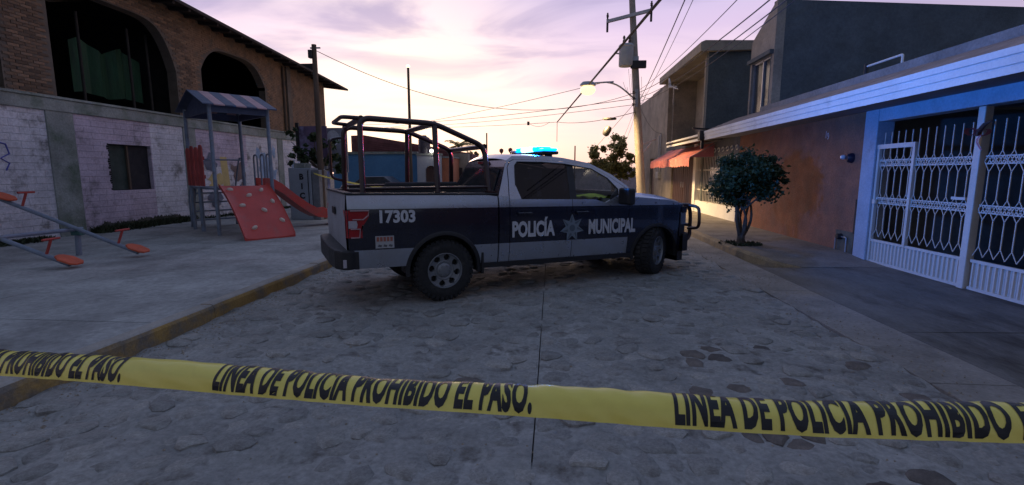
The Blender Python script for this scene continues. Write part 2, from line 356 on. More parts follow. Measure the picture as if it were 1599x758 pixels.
# stones bedded in the mortar: jittered cells, shrunk and rounded
pts = []
ry = 1.3
while ry < 24:
    s = .195+.007*ry; x = KX+.18+random.random()*.2
    while x < SX1-.12:
        pts.append((x+random.uniform(-.07, .07), ry+random.uniform(-.07, .07))); x += s*random.uniform(.8, 1.35)
    ry += s*.92
P = np.array(pts); cells = []
for i, p in enumerate(P):
    if random.random() < .05: continue
    d = np.hypot(*(P-p).T); nb = P[np.argsort(d)[1:9]]; poly = []
    lim = random.uniform(.11, .21); asp = random.uniform(.6, 1.1); ao = random.random()*PI
    for k in range(12):
        a = 2*PI*k/12; u = np.array((math.cos(a), math.sin(a))); r = lim*(asp if abs(math.sin(a+ao)) > .6 else 1)*random.uniform(.9, 1.08)
        for q in nb:
            v = q-p; c = u@v
            if c > 1e-6: r = min(r, (v@v)/2/c*random.uniform(.90, .99))
        r = min(r, max(.03, abs(p[0]-JX)-.012)/max(.05, abs(u[0])) if (u[0] > 0) == (JX > p[0]) else r)
        r = min(r, (SX1-.02-p[0])/u[0] if u[0] > .05 else r, (KX+.02-p[0])/u[0] if u[0] < -.05 else r)
        poly.append(u*max(r, .02))
    cells.append((p, poly))
def stone(p, poly, mb=None):
    c = np.array(p) if mb else np.zeros(2); h = random.uniform(-.013, .014); tx, ty = random.uniform(-.05, .05), random.uniform(-.05, .05)
    pit_ = random.random() < (.10 if p[0] > 1.0 else .02)
    if pit_: h = .003
    z0 = float(hroad(p[0], p[1])); zo = z0 if mb else 0
    vs, fs = [], []
    for sc, zz in ((1.0, -.05), (.97, h-.010), (.74, h+.005)):
        for u in poly: vs.append((c[0]+u[0]*sc, c[1]+u[1]*sc, zo+zz+(tx*u[0]+ty*u[1])*sc+random.uniform(-.003, .003)))
    n = len(poly)
    for a in range(2): fs += [(a*n+i, a*n+(i+1) % n, (a+1)*n+(i+1) % n, (a+1)*n+i) for i in range(n)]
    vs.append((c[0], c[1], zo+h+.011)); fs += [(2*n+i, 2*n+(i+1) % n, 3*n) for i in range(n)]
    (mb or (q := MB())).add(vs, fs)
    if not mb:
        o = q.build('cobblestone', M_pit if pit_ else M_cobble, road, smooth=True); o.location = (p[0], p[1], z0)
vis = sorted([c for c in cells if in_view((c[0][0], c[0][1], 0), 20)], key=lambda c: c[0][1])
near = vis[:300]; ids = {id(c) for c in near}
for p, poly in near: stone(p, poly)
rest = MB()
for c in cells:
    if id(c) not in ids: stone(c[0], c[1], rest)
struct(rest.build('cobblestone', M_cobble, road, smooth=True), 'stuff')

# grit and sand gathered along the kerbs
gv = MB()
for i in range(5200):
    if i < 2600: x, y = KX+.01+abs(random.gauss(0, .28)), random.uniform(2.2, 12)
    elif i < 4200: x, y = random.gauss(3.1, .45), random.uniform(2.5, 14)
    else: x, y = random.uniform(KX, 3), random.uniform(2, 9)
    if x < KX+.01 or x > 3.6: continue
    r = random.uniform(.004, .013)*(1.7 if random.random() < .06 else 1); z = max(float(hroad(x, y)), .006 if x > SX1 else -1)-.001; a = random.random()*6.28
    q = [(x+r*math.cos(a+k*2.094), y+r*math.sin(a+k*2.094), z) for k in range(3)]; gv.add(q+[(x, y, z+r*.9)], [(0, 1, 3), (1, 2, 3), (2, 0, 3)])
struct(gv.build('gravel', mat('sandy_grit', (.26, .22, .17), .95, .4, 30, 0)), 'stuff')
# left: raised playground pavement with kerb
pav = bpy.data.objects.new('playground_pavement', None); COL.objects.link(pav); struct(pav)
ys = [-1, 1.9, 4.45, 6.9, 9.6, 12.6, 15.8, 19, 23, 28, 36]; xs_ = [-11.6, -9.2, -6.6, KX-.17]
for i in range(len(ys)-1):
    for j in range(3):
        dz = random.uniform(-.004, .004)
        MB().box(xs_[j]+.008, xs_[j+1]-.008, ys[i]+.008, ys[i+1]-.008, -.1, .15+dz).build('pavement_slab', M_slab, pav, bevel=.008)
kl = bpy.data.objects.new('left_kerb', None); COL.objects.link(kl); struct(kl)
y = 1.0
for ln in (1.55, 1.35, 1.2, 1.3, 1.25, 1.3, 1.3, 1.3, 1.4, 1.5, 2, 3, 4, 6, 8):
    top = .165+random.uniform(-.006, .006)
    m = MB(); x = KX
    prof = [(x-.165, -.1), (x+.012, -.1), (x, .12), (x-.018, top-.012), (x-.04, top), (x-.165, top)]
    rows = [[(px, yy, pz) for px, pz in prof] for yy in (y+.004, y+ln-.004)]
    m.grid(rows, flip=True); m.m = [0, 0, 0, 1, 1]
    m.poly([rows[0][k] for k in range(6)]); m.poly([rows[1][k] for k in range(5, -1, -1)])
    o = m.build('kerb_stone', [M_kerb, M_kerbtop], kl)
    o.rotation_euler = (0, 0, random.uniform(-.002, .002)); y += ln

# right: driveway flush with the road, then a raised footpath with a curved yellow kerb
drv = bpy.data.objects.new('driveway', None); COL.objects.link(drv); struct(drv)
for y0, y1 in ((-1, 2.6), (2.61, 5.2), (5.21, 8.7)):
    m = MB(); m.grid([[(SX2+.006, y0, .004), (4.6, y0, .02), (FX+.1, y0, .05)], [(SX2+.006, y1, .004), (4.6, y1, .02), (FX+.1, y1, .05)]], flip=True)
    m.grid([[(SX2+.006, y0, .004), (FX+.1, y0, .05)], [(SX2+.006, y0, -.06), (FX+.1, y0, -.06)]]); m.grid([[(SX2+.006, y0, .004), (SX2+.006, y1, .004)], [(SX2+.006, y0, -.06), (SX2+.006, y1, -.06)]])
    m.build('driveway_slab', M_drive, drv)
fp = bpy.data.objects.new('footpath', None); COL.objects.link(fp); struct(fp)
edge = [(8.7, 4.35, .03), (9.3, 3.98, .07), (9.9, 3.80, .12), (10.35, 3.76, .12), (13, 3.76, .12), (16, 3.76, .12), (20, 3.76, .12), (26, 3.76, .12), (34, 3.76, .12), (44, 3.76, .12)]
for i in range(len(edge)-1):
    (ya, xa, za), (yb, xb, zb) = edge[i], edge[i+1]; yb -= .008
    m = MB(); m.add([(xa, ya, za), (FX+.1, ya, max(.05, za)), (FX+.1, yb, max(.06, zb)), (xb, yb, zb), (xa, ya, -.08), (FX+.1, ya, -.08), (FX+.1, yb, -.08), (xb, yb, -.08)],
                    [(0, 1, 2, 3), (4, 5, 1, 0), (6, 7, 3, 2), (7, 4, 0, 3)])
    m.build('footpath_slab', M_walk, fp)
kr = bpy.data.objects.new('right_kerb', None); COL.objects.link(kr); struct(kr)
ke = [(8.72, 4.30, .02), (9.1, 4.02, .05), (9.5, 3.82, .10), (9.95, 3.68, .14), (10.6, 3.655, .15), (12.2, 3.655, .15), (13.8, 3.655, .15), (15.4, 3.655, .15), (18, 3.655, .15), (21, 3.655, .15), (25, 3.655, .15), (32, 3.655, .15), (44, 3.655, .15)]
for i in range(len(ke)-1):
    (ya, xa, za), (yb, xb, zb) = ke[i], ke[i+1]; g_ = .006 if i > 3 else 0
    m = MB(); A = [(xa-.01, ya+g_, -.06), (xa+.01, ya+g_, za-.03), (xa+.035, ya+g_, za), (xa+.14, ya+g_, za), (xa+.14, ya+g_, -.06)]
    B = [(xb-.01, yb, -.06), (xb+.01, yb, zb-.03), (xb+.035, yb, zb), (xb+.14, yb, zb), (xb+.14, yb, -.06)]
    m.grid([A, B], flip=True); m.poly(A); m.poly(B[::-1]); m.build('kerb_stone', [M_kerbtan], kr)

# ------------------------------------------------------------------ old brick building (left)
LX = -11.5
bb = thing('brick_building', 'long two-storey building of bare brick arches over whitewashed ground floor', 'building', (LX, 14, 0))
def rz_(y): return 6.62-(y-13.5)*.047          # underside of the roof at the wall
A1 = dict(y0=10.75, y1=14.6, top=lambda y: 6.0-(abs((y-12.67)/1.93)**5.0*1.3 if y > 12.67 else abs((y-12.67)/1.93)**9*.6))
A2 = dict(y0=15.68, y1=19.35, top=lambda y: 5.84-abs((y-17.5)/1.86)**4*.95)
A0 = dict(y0=5.2, y1=9.72, top=lambda y: 5.95-abs((y-7.5)/2.3)**3.5*1.2)
def arch_top(y):
    for a in (A0, A1, A2):
        if a['y0'] < y < a['y1']: return a['top'](y)
    return None
Z1 = 3.36; up = MB(); yy = list(np.arange(4.0, 24.45, .1))
for ya in yy:
    yb = ya+.1; a, b = arch_top(ya+.001), arch_top(yb-.001); t0, t1 = rz_(ya), rz_(yb)
    if a is None or b is None: up.poly([(LX, ya, Z1), (LX, yb, Z1), (LX, yb, t1), (LX, ya, t0)][::-1])
    else:
        up.poly([(LX, ya, a), (LX, yb, b), (LX, yb, t1), (LX, ya, t0)][::-1])
        up.poly([(LX, ya, a), (LX-.3, ya, a), (LX-.3, yb, b), (LX, yb, b)][::-1])
    if (a is None) != (arch_top(yb+.05) is None) or (a is not None and b is None):
        pass
for A in (A0, A1, A2):
    for y, f in ((A['y0'], 1), (A['y1'], 0)):
        q = [(LX, y, Z1), (LX-.3, y, Z1), (LX-.3, y, A['top'](y)), (LX, y, A['top'](y))]; up.poly(q if f else q[::-1])
up.poly([(LX, 24.5, Z1), (LX-8, 24.5, Z1), (LX-8, 24.5, 7), (LX, 24.5, rz_(24.5))][::-1])
wb(up, 'upper_wall', M_mort2, bb)
# real bricks proud of the mortar
bw, bh = .245, .068; bm_ = MB().box(-.02, .014, -.5*bw+.006, .5*bw-.006, -.5*bh+.006, .5*bh-.006).mesh('brick', M_brick)
spots = []; r_ = 0; z = Z1+.045
while z < 6.7:
    y = 4.1+(r_ % 2)*.5*bw
    while y < 24.4:
        c = [arch_top(y+s*.5*bw) for s in (-1, 0, 1)]
        if z+.04 < rz_(y)-.02 and all(t is None or z-.045 > t for t in c) and y+.13 < 24.5: spots.append((LX, y, z))
        y += bw
    z += bh; r_ += 1
vis = [s for s in spots if in_view(s, 10)]; vis.sort(key=lambda s: (s[1])); big = set(vis[:300])
brest = MB()
for s in spots:
    dx, dy = random.uniform(-.006, .006), random.uniform(-.004, .004)
    if s in big:
        o = bpy.data.objects.new('brick', bm_); COL.objects.link(o); o.parent = bb; o.location = (s[0]+dx-LX, s[1]+dy-14, s[2]); o.rotation_euler = (0, 0, random.uniform(-.03, .03))
    elif in_view(s, 60): brest.box(s[0]-.02+dx, s[0]+.014+dx, s[1]-.5*bw+.006+dy, s[1]+.5*bw-.006+dy, s[2]-.5*bh+.006, s[2]+.5*bh-.006)
struct(wb(brest, 'brick', M_brick, bb), 'stuff')
rf = MB()
for ya, yb in ((3.5, 27.0),):
    ex = LX+.72
    a = [(LX-8, ya, rz_(ya)+1.2), (ex, ya, rz_(ya)-.06), (ex, ya, rz_(ya)+.03), (LX-8, ya, rz_(ya)+1.33)]
    b = [(LX-8, yb, rz_(yb)+1.2), (ex, yb-1.2, rz_(yb)-.06), (ex, yb-1.2, rz_(yb)+.03), (LX-8, yb, rz_(yb)+1.33)]
    rf.add(a+b, [(3, 2, 1, 0), (4, 5, 6, 7), (0, 1, 5, 4), (1, 2, 6, 5), (2, 3, 7, 6), (3, 0, 4, 7)])
roof = wb(rf, 'roof', M_roof, bb)
rt = MB(); y = 4.0
while y < 25.6:
    rt.beam((LX-1.2, y, rz_(y)+.06), (LX+.66, y, rz_(y)-.10), .09, .12); y += .62
wb(rt, 'rafter', M_roof, bb)
# ground floor: concrete frame with painted masonry panels
fr = MB(); cols = [(6.2, 6.8), (10.45, 11.1), (14.62, 15.15), (19.9, 20.3), (24.1, 24.5)]
for a, b in cols: fr.box(LX-.3, LX+.03, a, b, 0, 3.06)
fr.box(LX-.3, LX+.05, 4, 24.5, 3.06, 3.34); wb(fr, 'concrete_frame', M_conc, bb, bevel=.012)
def panel(name, y0, y1, z0, z1, m, hole=None):
    q = MB(); x0, x1 = LX-.25, LX
    if not hole: q.box(x0, x1, y0, y1, z0, z1)
    else:
        a, b, c, d = hole
        for p in ((y0, a, z0, z1), (b, y1, z0, z1), (a, b, z0, c), (a, b, d, z1)): q.box(x0, x1, *p)
    return wb(q, name, m, bb)
panel('painted_wall', 4, 6.2, 0, 3.06, M_white); panel('painted_wall', 6.8, 10.45, 0, 3.06, M_white)
panel('painted_wall', 11.1, 13.36, 0, 3.06, M_lilac, (11.98, 13.33, 1.18, 2.4)); panel('painted_wall', 13.36, 14.62, 0, 3.06, M_white)
panel('painted_wall', 15.15, 17.8, 1.9, 3.06, M_lilac); panel('painted_wall', 15.15, 17.8, 0, 1.9, M_white)
panel('painted_wall', 17.8, 19.9, 0, 3.06, M_white); panel('painted_wall', 20.3, 24.1, 0, 3.06, M_white)
# broken edge of the window opening
be = MB()
for i in range(22):
    z = 1.2+i*.055; be.box(LX-.2, LX+.004, 11.98-random.uniform(0, .07), 11.985, z, z+.05)
wb(be, 'broken_edge', M_dark, bb)
wn = wb(MB().box(LX-.2, LX-.16, 11.98, 13.33, 1.18, 2.4), 'window', M_dark, bb)
wb(MB().box(LX-.155, LX-.13, 12.0, 12.6, 1.2, 2.38), 'shutter', mat('dull_green_board', (.045, .06, .05), .9), wn)
wb(MB().box(LX-.15, LX-.10, 12.62, 13.31, 1.2, 2.38), 'shutter', mat('black_board', (.02, .018, .022), .9), wn)
wb(MB().beam((LX-.09, 12.61, 1.2), (LX-.09, 12.61, 2.38), .05, .05), 'frame', M_wood, wn)
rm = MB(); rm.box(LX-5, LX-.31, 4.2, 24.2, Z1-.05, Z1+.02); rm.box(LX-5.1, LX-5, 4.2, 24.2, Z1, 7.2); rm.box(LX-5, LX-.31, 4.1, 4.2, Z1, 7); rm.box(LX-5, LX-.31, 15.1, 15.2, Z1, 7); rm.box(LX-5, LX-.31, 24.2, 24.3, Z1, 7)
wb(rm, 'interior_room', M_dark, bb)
wb(MB().box(LX-.34, LX+.08, 4, 24.5, 3.345, 3.40), 'sill', M_conc, bb)
dp = MB().tube([(LX+.06, 20.6, 3.45), (LX+.06, 20.6, 6.1)], .05, 8); wb(dp, 'drain_pipe', M_wood, bb)
wb(MB().box(LX-.02, LX+.10, 20.85, 21.15, 3.41, 6.15), 'brick_pier', M_mort2, bb)
# hanging green tarpaulin and loft timbers inside the first arch
tr_ = MB(); rows = []
for i in range(13):
    yv = 12.2+i*.19; rows.append([(LX-1.0+.10*math.sin(i*1.9), yv, zz+.05*math.sin(i*.9)) for zz in (3.75, 4.2, 4.7, 5.05+.1*math.sin(i))])
tr_.grid(rows); tag(wb(tr_, 'tarpaulin', M_tarp, None), 'green tarpaulin hanging inside the large left arch of the brick building', 'tarpaulin')
for yv in (12.05, 13.55, 14.2):
    tag(MB().tube([(LX-.55, yv, Z1+.03), (LX-.6, yv+.05, 5.7)], .035, 8).build('loft_post', M_loft), {12.05: 'timber post standing left of the green tarpaulin inside the arch', 13.55: 'timber post standing in front of the green tarpaulin inside the arch', 14.2: 'timber post nearest the right edge of the green tarpaulin arch'}[yv], 'post', 'posts inside the arch')
# mural patches (flat paint) on the white wall
def blob(y0, z0, w, h, n=18, k=.55):
    return [(0, y0+w*math.cos(2*PI*i/n)*random.uniform(1-k, 1), z0+h*math.sin(2*PI*i/n)*random.uniform(1-k, 1)) for i in range(n)]
mu_b = mat('mural_blue_paint', (.24, .33, .47), .9, .35, 2.5, .3, 22); mu_y = mat('mural_ochre_paint', (.52, .40, .17), .9, .2, 3, .3, 22); mu_d = mat('mural_slate_paint', (.12, .13, .17), .9, .3, 3, .3, 22); mu_n = mat('mural_brown_paint', (.17, .12, .11), .9, .3, 3, .3, 22)
mx_ = LX+.004
def paint(name, shapes, m):
    q = MB()
    for i, s in enumerate(shapes): q.poly([(mx_+.002*i, p[1], p[2]) for p in s])
    wb(q, name, m, bb)
paint('mural_shape', [blob(18.9, 1.9, .5, .75), blob(19.35, 1.3, .6, .8), blob(18.5, 2.4, .18, .3), blob(19.6, 2.5, .16, .35)], mu_b)
paint('mural_shape', [blob(21.3, 1.5, .7, .9), blob(22.3, 1.3, .5, .8)], mu_b)
paint('mural_shape', [blob(16.0, 1.35, .55, .35), [(0, 16.35, 1.0), (0, 16.75, .8), (0, 16.6, 2.2), (0, 16.25, 2.2)]], mu_y)
mx_ += .012; paint('mural_shape', [blob(15.75, 1.95, .42, .42), blob(15.9, .75, .5, .35)], mu_d); paint('mural_shape', [blob(17.2, 1.65, .5, .55), blob(17.45, 1.1, .25, .4)], mu_n)
gm = MB().box(LX-.02, LX+.006, 6.95, 8.9, .9, 1.0)
# graffiti scrawl at the left edge of the frame
gr = MB(); gz = [(9.35, 2.3), (9.55, 2.25), (9.6, 2.05), (9.42, 1.95), (9.58, 1.85), (9.5, 1.7)]
gr.tube([(LX+.003, a, b) for a, b in gz], .018, 5); gr.tube([(LX+.003, 9.3, 2.28), (LX+.003, 9.33, 1.8)], .016, 5); wb(gr, 'graffiti_mark', mat('blue_spray_paint', (.08, .09, .35), .8), bb)
mo_ = MB(); top_ = []
for i in range(110):
    t_ = i/109; top_.append((11.15+3.4*t_, .17+(.20+.08*float(smooth_noise(i*.13, 0, 1, 5)))*min(1, 8*t_, 9*(1-t_))*random.uniform(.72, 1.05)))
mo_.poly([(LX+.034, 11.15, .1)]+[(LX+.034, a_, b_) for a_, b_ in top_]+[(LX+.034, top_[-1][0], .1)]); wb(mo_, 'moss_patch', mat('wet_moss', (.045, .047, .034), .95, .5, 7, .6, 16, col2=(.10, .095, .085), c2lo=.5, c2hi=.66, c2scale=5), bb)
# weeds along the foot of the wall
wd = MB()
for i in range(6000):
    yv = random.choice((random.uniform(11.2, 14.5), random.uniform(11.2, 14.5), random.uniform(8, 10), random.uniform(15.2, 24)))
    xv = LX+.04+abs(random.gauss(0, .13)); h = random.uniform(.04, .20)*(1 if 11.2 < yv < 14.5 else .6); a = random.random()*PI; w = random.uniform(.01, .03)
    dx, dy = math.cos(a)*w, math.sin(a)*w; ox, oy = random.uniform(-.08, .1), random.uniform(-.1, .1)
    wd.poly([(xv-dx, yv-dy, .148), (xv+dx, yv+dy, .148), (xv+ox+dx*.6, yv+oy+dy, .15+h*.6), (xv+ox*1.5, yv+oy*1.5, .15+h)])
struct(wd.build('weeds', M_weed), 'stuff')

# ------------------------------------------------------------------ playground tower
PZ = .15
A = Vector((-7.98, 11.05, PZ)); f2 = Vector((math.sin(R(38)), math.cos(R(38)), 0)); f1 = Vector((math.cos(R(38)), -math.sin(R(38)), 0)); UP = Vector((0, 0, 1))
TW, TD = 1.30, 1.95     # along f2, along f1
B = A+f2*TW; L1 = A-f1*TD; D = L1+f2*TW; DK = 1.30
pt = thing('playground_tower', 'playground climbing tower with striped gable roof beside the brick building', 'playground tower', A)
for p in (A, B, L1, D): wb(MB().tube([p, p+UP*(3.12)], .045, 12), 'post', M_steel, pt, smooth=True)
mid = L1+f1*.72
wb(MB().tube([mid, mid+UP*(DK-PZ)], .05, 10), 'post', M_steel, pt, smooth=True)
dk = MB(); dk.prism([A+UP*(DK-PZ-.06), B+UP*(DK-PZ-.06), D+UP*(DK-PZ-.06), L1+UP*(DK-PZ-.06)], (0, 0, .05)); wb(dk, 'deck', M_steel, pt)
ez, az_ = 3.20, 3.62; ov = .18
n = 7; e0 = A-f2*ov+f1*ov; l0 = L1-f2*ov-f1*ov; LEN = TW+2*ov; md = (e0+l0)/2
for i in range(n):
    q0, q1 = f2*(LEN*i/n+.004), f2*(LEN*(i+1)/n-.004)
    for s_, base in ((0, e0), (1, l0)):
        m = MB(); P4 = [base+q0, base+q1, md+q1, md+q0]
        P4 = [Vector((p.x, p.y, z)) for p, z in zip(P4, (ez, ez, az_, az_))]
        m.prism(P4 if s_ == 0 else P4[::-1], (0, 0, .028)); wb(m, 'roof_sheet', M_stripeb if i % 2 == 0 else M_stripep, pt)
bm2 = MB()
for a, b in ((A, B), (L1, D), (A, L1), (B, D)): bm2.beam(Vector((a.x, a.y, 3.14)), Vector((b.x, b.y, 3.14)), .05, .16)
wb(bm2, 'roof_beam', M_stripeb, pt)
gb = MB()
for o_ in (f2*0, f2*TW):
    gb.prism([Vector((q.x, q.y, z)) for q, z in ((A+o_, 3.2), (L1+o_, 3.2), ((A+L1)/2+o_, 3.58))], f2*.02)
wb(gb, 'gable', M_stripeb, pt)
for i in range(4):      # red board guard
    p = L1+f1*(.12+i*.36)-f2*.04
    m = MB(); w = f1*.13; z0, z1 = 1.32, 2.28+(.04 if i % 2 else 0)
    m.prism([Vector((*(p-w).xy, z0)), Vector((*(p+w).xy, z0)), Vector((*(p+w).xy, z1-.07)), Vector((*(p+w*.5).xy, z1)), Vector((*(p-w*.5).xy, z1)), Vector((*(p-w).xy, z1-.07))], -f2*.03); wb(m, 'guard_board', M_redwood, pt)
for z in (1.55, 2.0): wb(MB().beam(Vector((*(L1-f2*.02).xy, z)), Vector((*(L1+f1*1.3-f2*.02).xy, z)), .03, .09), 'guard_rail', M_redwood, pt)
for i in range(4):      # ladder on the back face
    z = .35+i*.25; o_ = -f1*(.5-.11*i); wb(MB().beam(Vector((*(L1+o_+f2*.1).xy, z)), Vector((*(D+o_-f2*.1).xy, z)), .14, .035), 'tread', M_steel, pt)
for q in (L1+f2*.08, D-f2*.08):
    wb(MB().beam(Vector((*(q-f1*.62).xy, PZ)), Vector((*q.xy, DK)), .04, .10), 'stringer', M_steel, pt)
    wb(MB().tube(rounded([Vector((*(q-f1*.62).xy, PZ)), Vector((*(q-f1*.62).xy, 1.0)), Vector((*(q-f1*.05).xy, 2.05)), Vector((*(q-f1*.0).xy, 2.05))], .12), .02, 8), 'handrail', M_steel, pt, smooth=True)
for k in (.12, .52, .98):     # tube loops
    q = B-f1*k-f1*.02; w = f1*.12
    wb(MB().tube(rounded([Vector((*(q-w).xy, DK)), Vector((*(q-w).xy, 2.12)), Vector((*(q+w).xy, 2.12)), Vector((*(q+w).xy, DK))], .1), .022, 8), 'rail_loop', M_steel, pt, smooth=True)
wb(MB().tube([Vector((*D.xy, 2.0)), Vector((*L1.xy, 2.0))], .022, 8), 'handrail', M_steel, pt, smooth=True)
# climbing wall
CL = 1.48
def cw(u, t):   # u across A-B, t down
    x = CL*t; z = DK+.03-(DK-PZ)*(.55*t+.45*t*t)
    p = A+f2*(TW*.04+u*TW*.86)+f1*(x+.03); return Vector((p.x, p.y, z))
m = MB(); rows = []
for i in range(13):
    t = i/12; rows.append([cw(u, t)+UP*(.07 if u in (0, 1) else .07*math.exp(-min(u, 1-u)*28)) for u in (0, .02, .05, .2, .4, .6, .8, .95, .98, 1)])
m.grid(rows, flip=True)
low = [[p-UP*.09 for p in r] for r in rows]; m.grid(low)
m.grid([[r[0] for r in rows], [r[0] for r in low]], flip=True); m.grid([[r[-1] for r in rows], [r[-1] for r in low]]); m.grid([rows[-1], low[-1]], flip=True)
cwall = wb(m, 'climbing_wall', M_red, pt, smooth=True)
for u, t in ((.16, .13), (.78, .16), (.46, .29), (.86, .44), (.22, .50), (.60, .60), (.26, .86), (.86, .78)):
    p = cw(u, t); nrm = ((cw(u, t+.02)-cw(u, t-.02)).cross(f2)).normalized(); nrm = nrm if nrm.z > 0 else -nrm
    M = Matrix.Translation(p) @ nrm.to_track_quat('Z', 'Y').to_matrix().to_4x4() @ Matrix.Rotation(random.random()*6, 4, 'Z') @ Matrix.Diagonal((1.5, .9, 1, 1))
    wb(MB().lathe([(.0, .055), (.02, .06), (.04, .045), (.05, .01), (.05, -.01)], 10, M), 'hand_grip', M_hold, cwall, smooth=True)
# slide
S0 = B-f1*.52; prof = [(-.10, DK+.02), (.12, DK+.0), (.35, 1.16), (.7, .86), (1.05, .60), (1.3, .46), (1.5, .43), (1.72, .45), (1.9, .43), (2.0, .36), (2.04, .22), (2.05, PZ)]
m = MB(); rows = []
for d_, z in prof:
    c = S0+f2*d_; hgt = .20 if d_ < 1.8 else max(.0, .2-(d_-1.8)*.8)
    rows.append([Vector((*(c+f1*w).xy, z+h)) for w, h in ((-.30, -.05), (-.30, hgt), (-.25, hgt), (-.235, .02), (0, 0), (.235, .02), (.25, hgt), (.30, hgt), (.30, -.05))])
m.grid(rows); m.grid([[r[0] for r in rows], [r[-1] for r in rows]])
tag(wb(m, 'slide', M_red, None, smooth=True), 'red plastic slide running down from the back of the climbing tower', 'slide')
# ------------------------------------------------------------------ seesaws
def seesaw(lo, hi, label):
    lo, hi = Vector(lo), Vector(hi); t = thing('seesaw', label, 'seesaw', (lo+hi)/2, 'seesaws of the playground'); d = (hi-lo).normalized()
    wb(MB().tube([lo-d*.05, hi+d*.05], .036, 10), 'beam', M_steel, t, smooth=True)
    sd_ = d.cross(UP).normalized(); nz = sd_.cross(d)
    for p, s_ in ((lo, 1), (hi, -1)):
        c = p-d*s_*.02+nz*.055; dd = d*s_
        pts_ = [c+dd*x+sd_*y for x, y in ((-.17, -.07), (-.12, -.13), (.06, -.15), (.17, -.08), (.19, 0), (.17, .08), (.06, .15), (-.12, .13), (-.17, .07))]
        wb(MB().prism(pts_, nz*.035), 'seat', M_orangeseat, t, bevel=.01)
        h0 = p+dd*.33; wb(MB().tube([h0, h0+nz*.30], .02, 8).tube([h0+nz*.29-sd_*.15, h0+nz*.29+sd_*.15], .018, 8), 'handle', M_redwood, t, smooth=True)
    return t
seesaw((-7.68, 7.02, .22), (-9.95, 6.78, 1.16), 'nearer seesaw with its orange seat down on the pavement')
seesaw((-7.48, 8.10, .24), (-9.72, 7.92, 1.16), 'farther seesaw, closer to the wall, with its raised orange seat in view')
ss = thing('seesaw_stand', 'low tubular stand carrying the two seesaws', 'stand', (-8.65, 7.4, PZ))
wb(MB().tube([(-8.62, 8.25, .63), (-8.80, 6.6, .63)], .035, 10), 'axle', M_steel, ss, smooth=True)
for p in ((-8.63, 8.16), (-8.79, 6.7)):
    wb(MB().tube([(p[0]-.03, p[1], PZ), (p[0], p[1], .63)], .045, 10), 'leg', M_steel, ss, smooth=True); wb(MB().box(p[0]-.09, p[0]+.09, p[1]-.06, p[1]+.06, .52, .64), 'bracket', mat('green_bracket', (.04, .11, .10), .6), ss, bevel=.015)
# ------------------------------------------------------------------ cabinet, old pole, banners
ck = thing('utility_cabinet', 'grey metal cabinet with dark vertical lettering behind the slide', 'cabinet', (-7.85, 15, PZ))
M_cab = mat('grey_cabinet_paint', (.27, .30, .33), .7, .12, 2, .15, 40)
wb(MB().box(-8.36, -7.62, 15.0, 15.6, PZ, 1.80), 'cabinet_body', M_cab, ck, bevel=.02)
wb(MB().box(-7.60, -7.36, 15.02, 15.6, PZ, 1.74), 'cabinet_side', mat('darker_cabinet_paint', (.17, .18, .19), .7), ck, bevel=.02)
wb(MB().box(-8.2, -7.84, 15.05, 15.5, 1.80, 1.95), 'top_box', M_conc, ck, bevel=.015)
wb(MB().box(-7.72, -7.70, 14.985, 15.0, .3, 1.72), 'door_edge', M_plastic, ck)
for i, ch in enumerate('BICI'):
    vs, fs = text_polys(ch, .25, .012); w = max(v[0] for v in vs)
    wb(MB().add([(-7.93+x-w/2, 14.996, 1.44-i*.30+y) for x, y in vs], fs), 'lettering', M_plastic, ck)
pw = thing('wooden_pole', 'dark wooden pole standing behind the grey cabinet near the brick building', 'pole', (-7.45, 15.4, PZ))
p0, p1 = Vector((-7.42, 15.3, PZ)), atY(490, 70, 15.3)
wb(MB().tube([p0, p1], [.105, .075], 10), 'shaft', M_wood, pw, smooth=True)
wb(MB().box(p1.x-.14, p1.x-.02, 15.15, 15.3, p1.z-.42, p1.z-.18), 'junction_box', M_plastic, pw, bevel=.01); wb(MB().beam((p1.x-.12, 15.3, p1.z-.1), (p1.x+.2, 15.3, p1.z-.1), .04, .04), 'bracket', M_metal, pw)
bn = thing('banner_board', 'dark board with a faded purple photo print on tall posts', 'sign', (-8.2, 17, PZ), )
a, b = atY(466, 192, 17), atY(512, 247, 17)
wb(MB().box(a.x, b.x, 17, 17.05, b.z, a.z-.12), 'board', mat('purple_photo_print', (.11, .075, .13), .5, .5, 1.4, 0, col2=(.22, .19, .30), c2lo=.5, c2hi=.6, c2scale=1.8), bn)
wb(MB().box(a.x-.12, a.x-.004, 16.97, 17.06, b.z-.1, a.z), 'frame', M_plastic, bn)
for x in (a.x+.2, b.x-.1): wb(MB().tube([(x, 17.1, PZ), (x, 17.1, a.z-.2)], .04, 8), 'post', M_metal, bn)
a2, b2 = atY(504, 200, 17.4), atY(543, 252, 17.4)
b3 = thing('banner_board', 'pale grey board with an oval print beside the purple photo board', 'sign', (-6.8, 17.4, PZ))
wb(MB().box(a2.x, b2.x, 17.4, 17.46, b2.z-.4, a2.z), 'board', mat('grey_board_print', (.20, .20, .23), .6, .3, 2, 0), b3)
wb(MB().poly([(a2.x+.36+.24*math.cos(t*.45), 17.392, a2.z-.36+.28*math.sin(t*.45)) for t in range(14)]), 'oval_print', mat('white_print', (.5, .5, .53), .6), b3)
for x in (a2.x+.1, b2.x-.1): wb(MB().tube([(x, 17.5, PZ), (x, 17.5, a2.z-.1)], .04, 8), 'post', M_metal, b3)
sh = MB(); a, b = atY(503, 268, 15.8), atY(517, 318, 15.8); rows = [[(a.x+(b.x-a.x)*i/5, 15.8+.03*math.sin(i*2+k), a.z+(b.z-a.z)*k/6) for i in range(6)] for k in range(7)]
sh.grid(rows); low = [[(x, y+.012, z) for x, y, z in r] for r in rows]; sh.grid(low, flip=True)
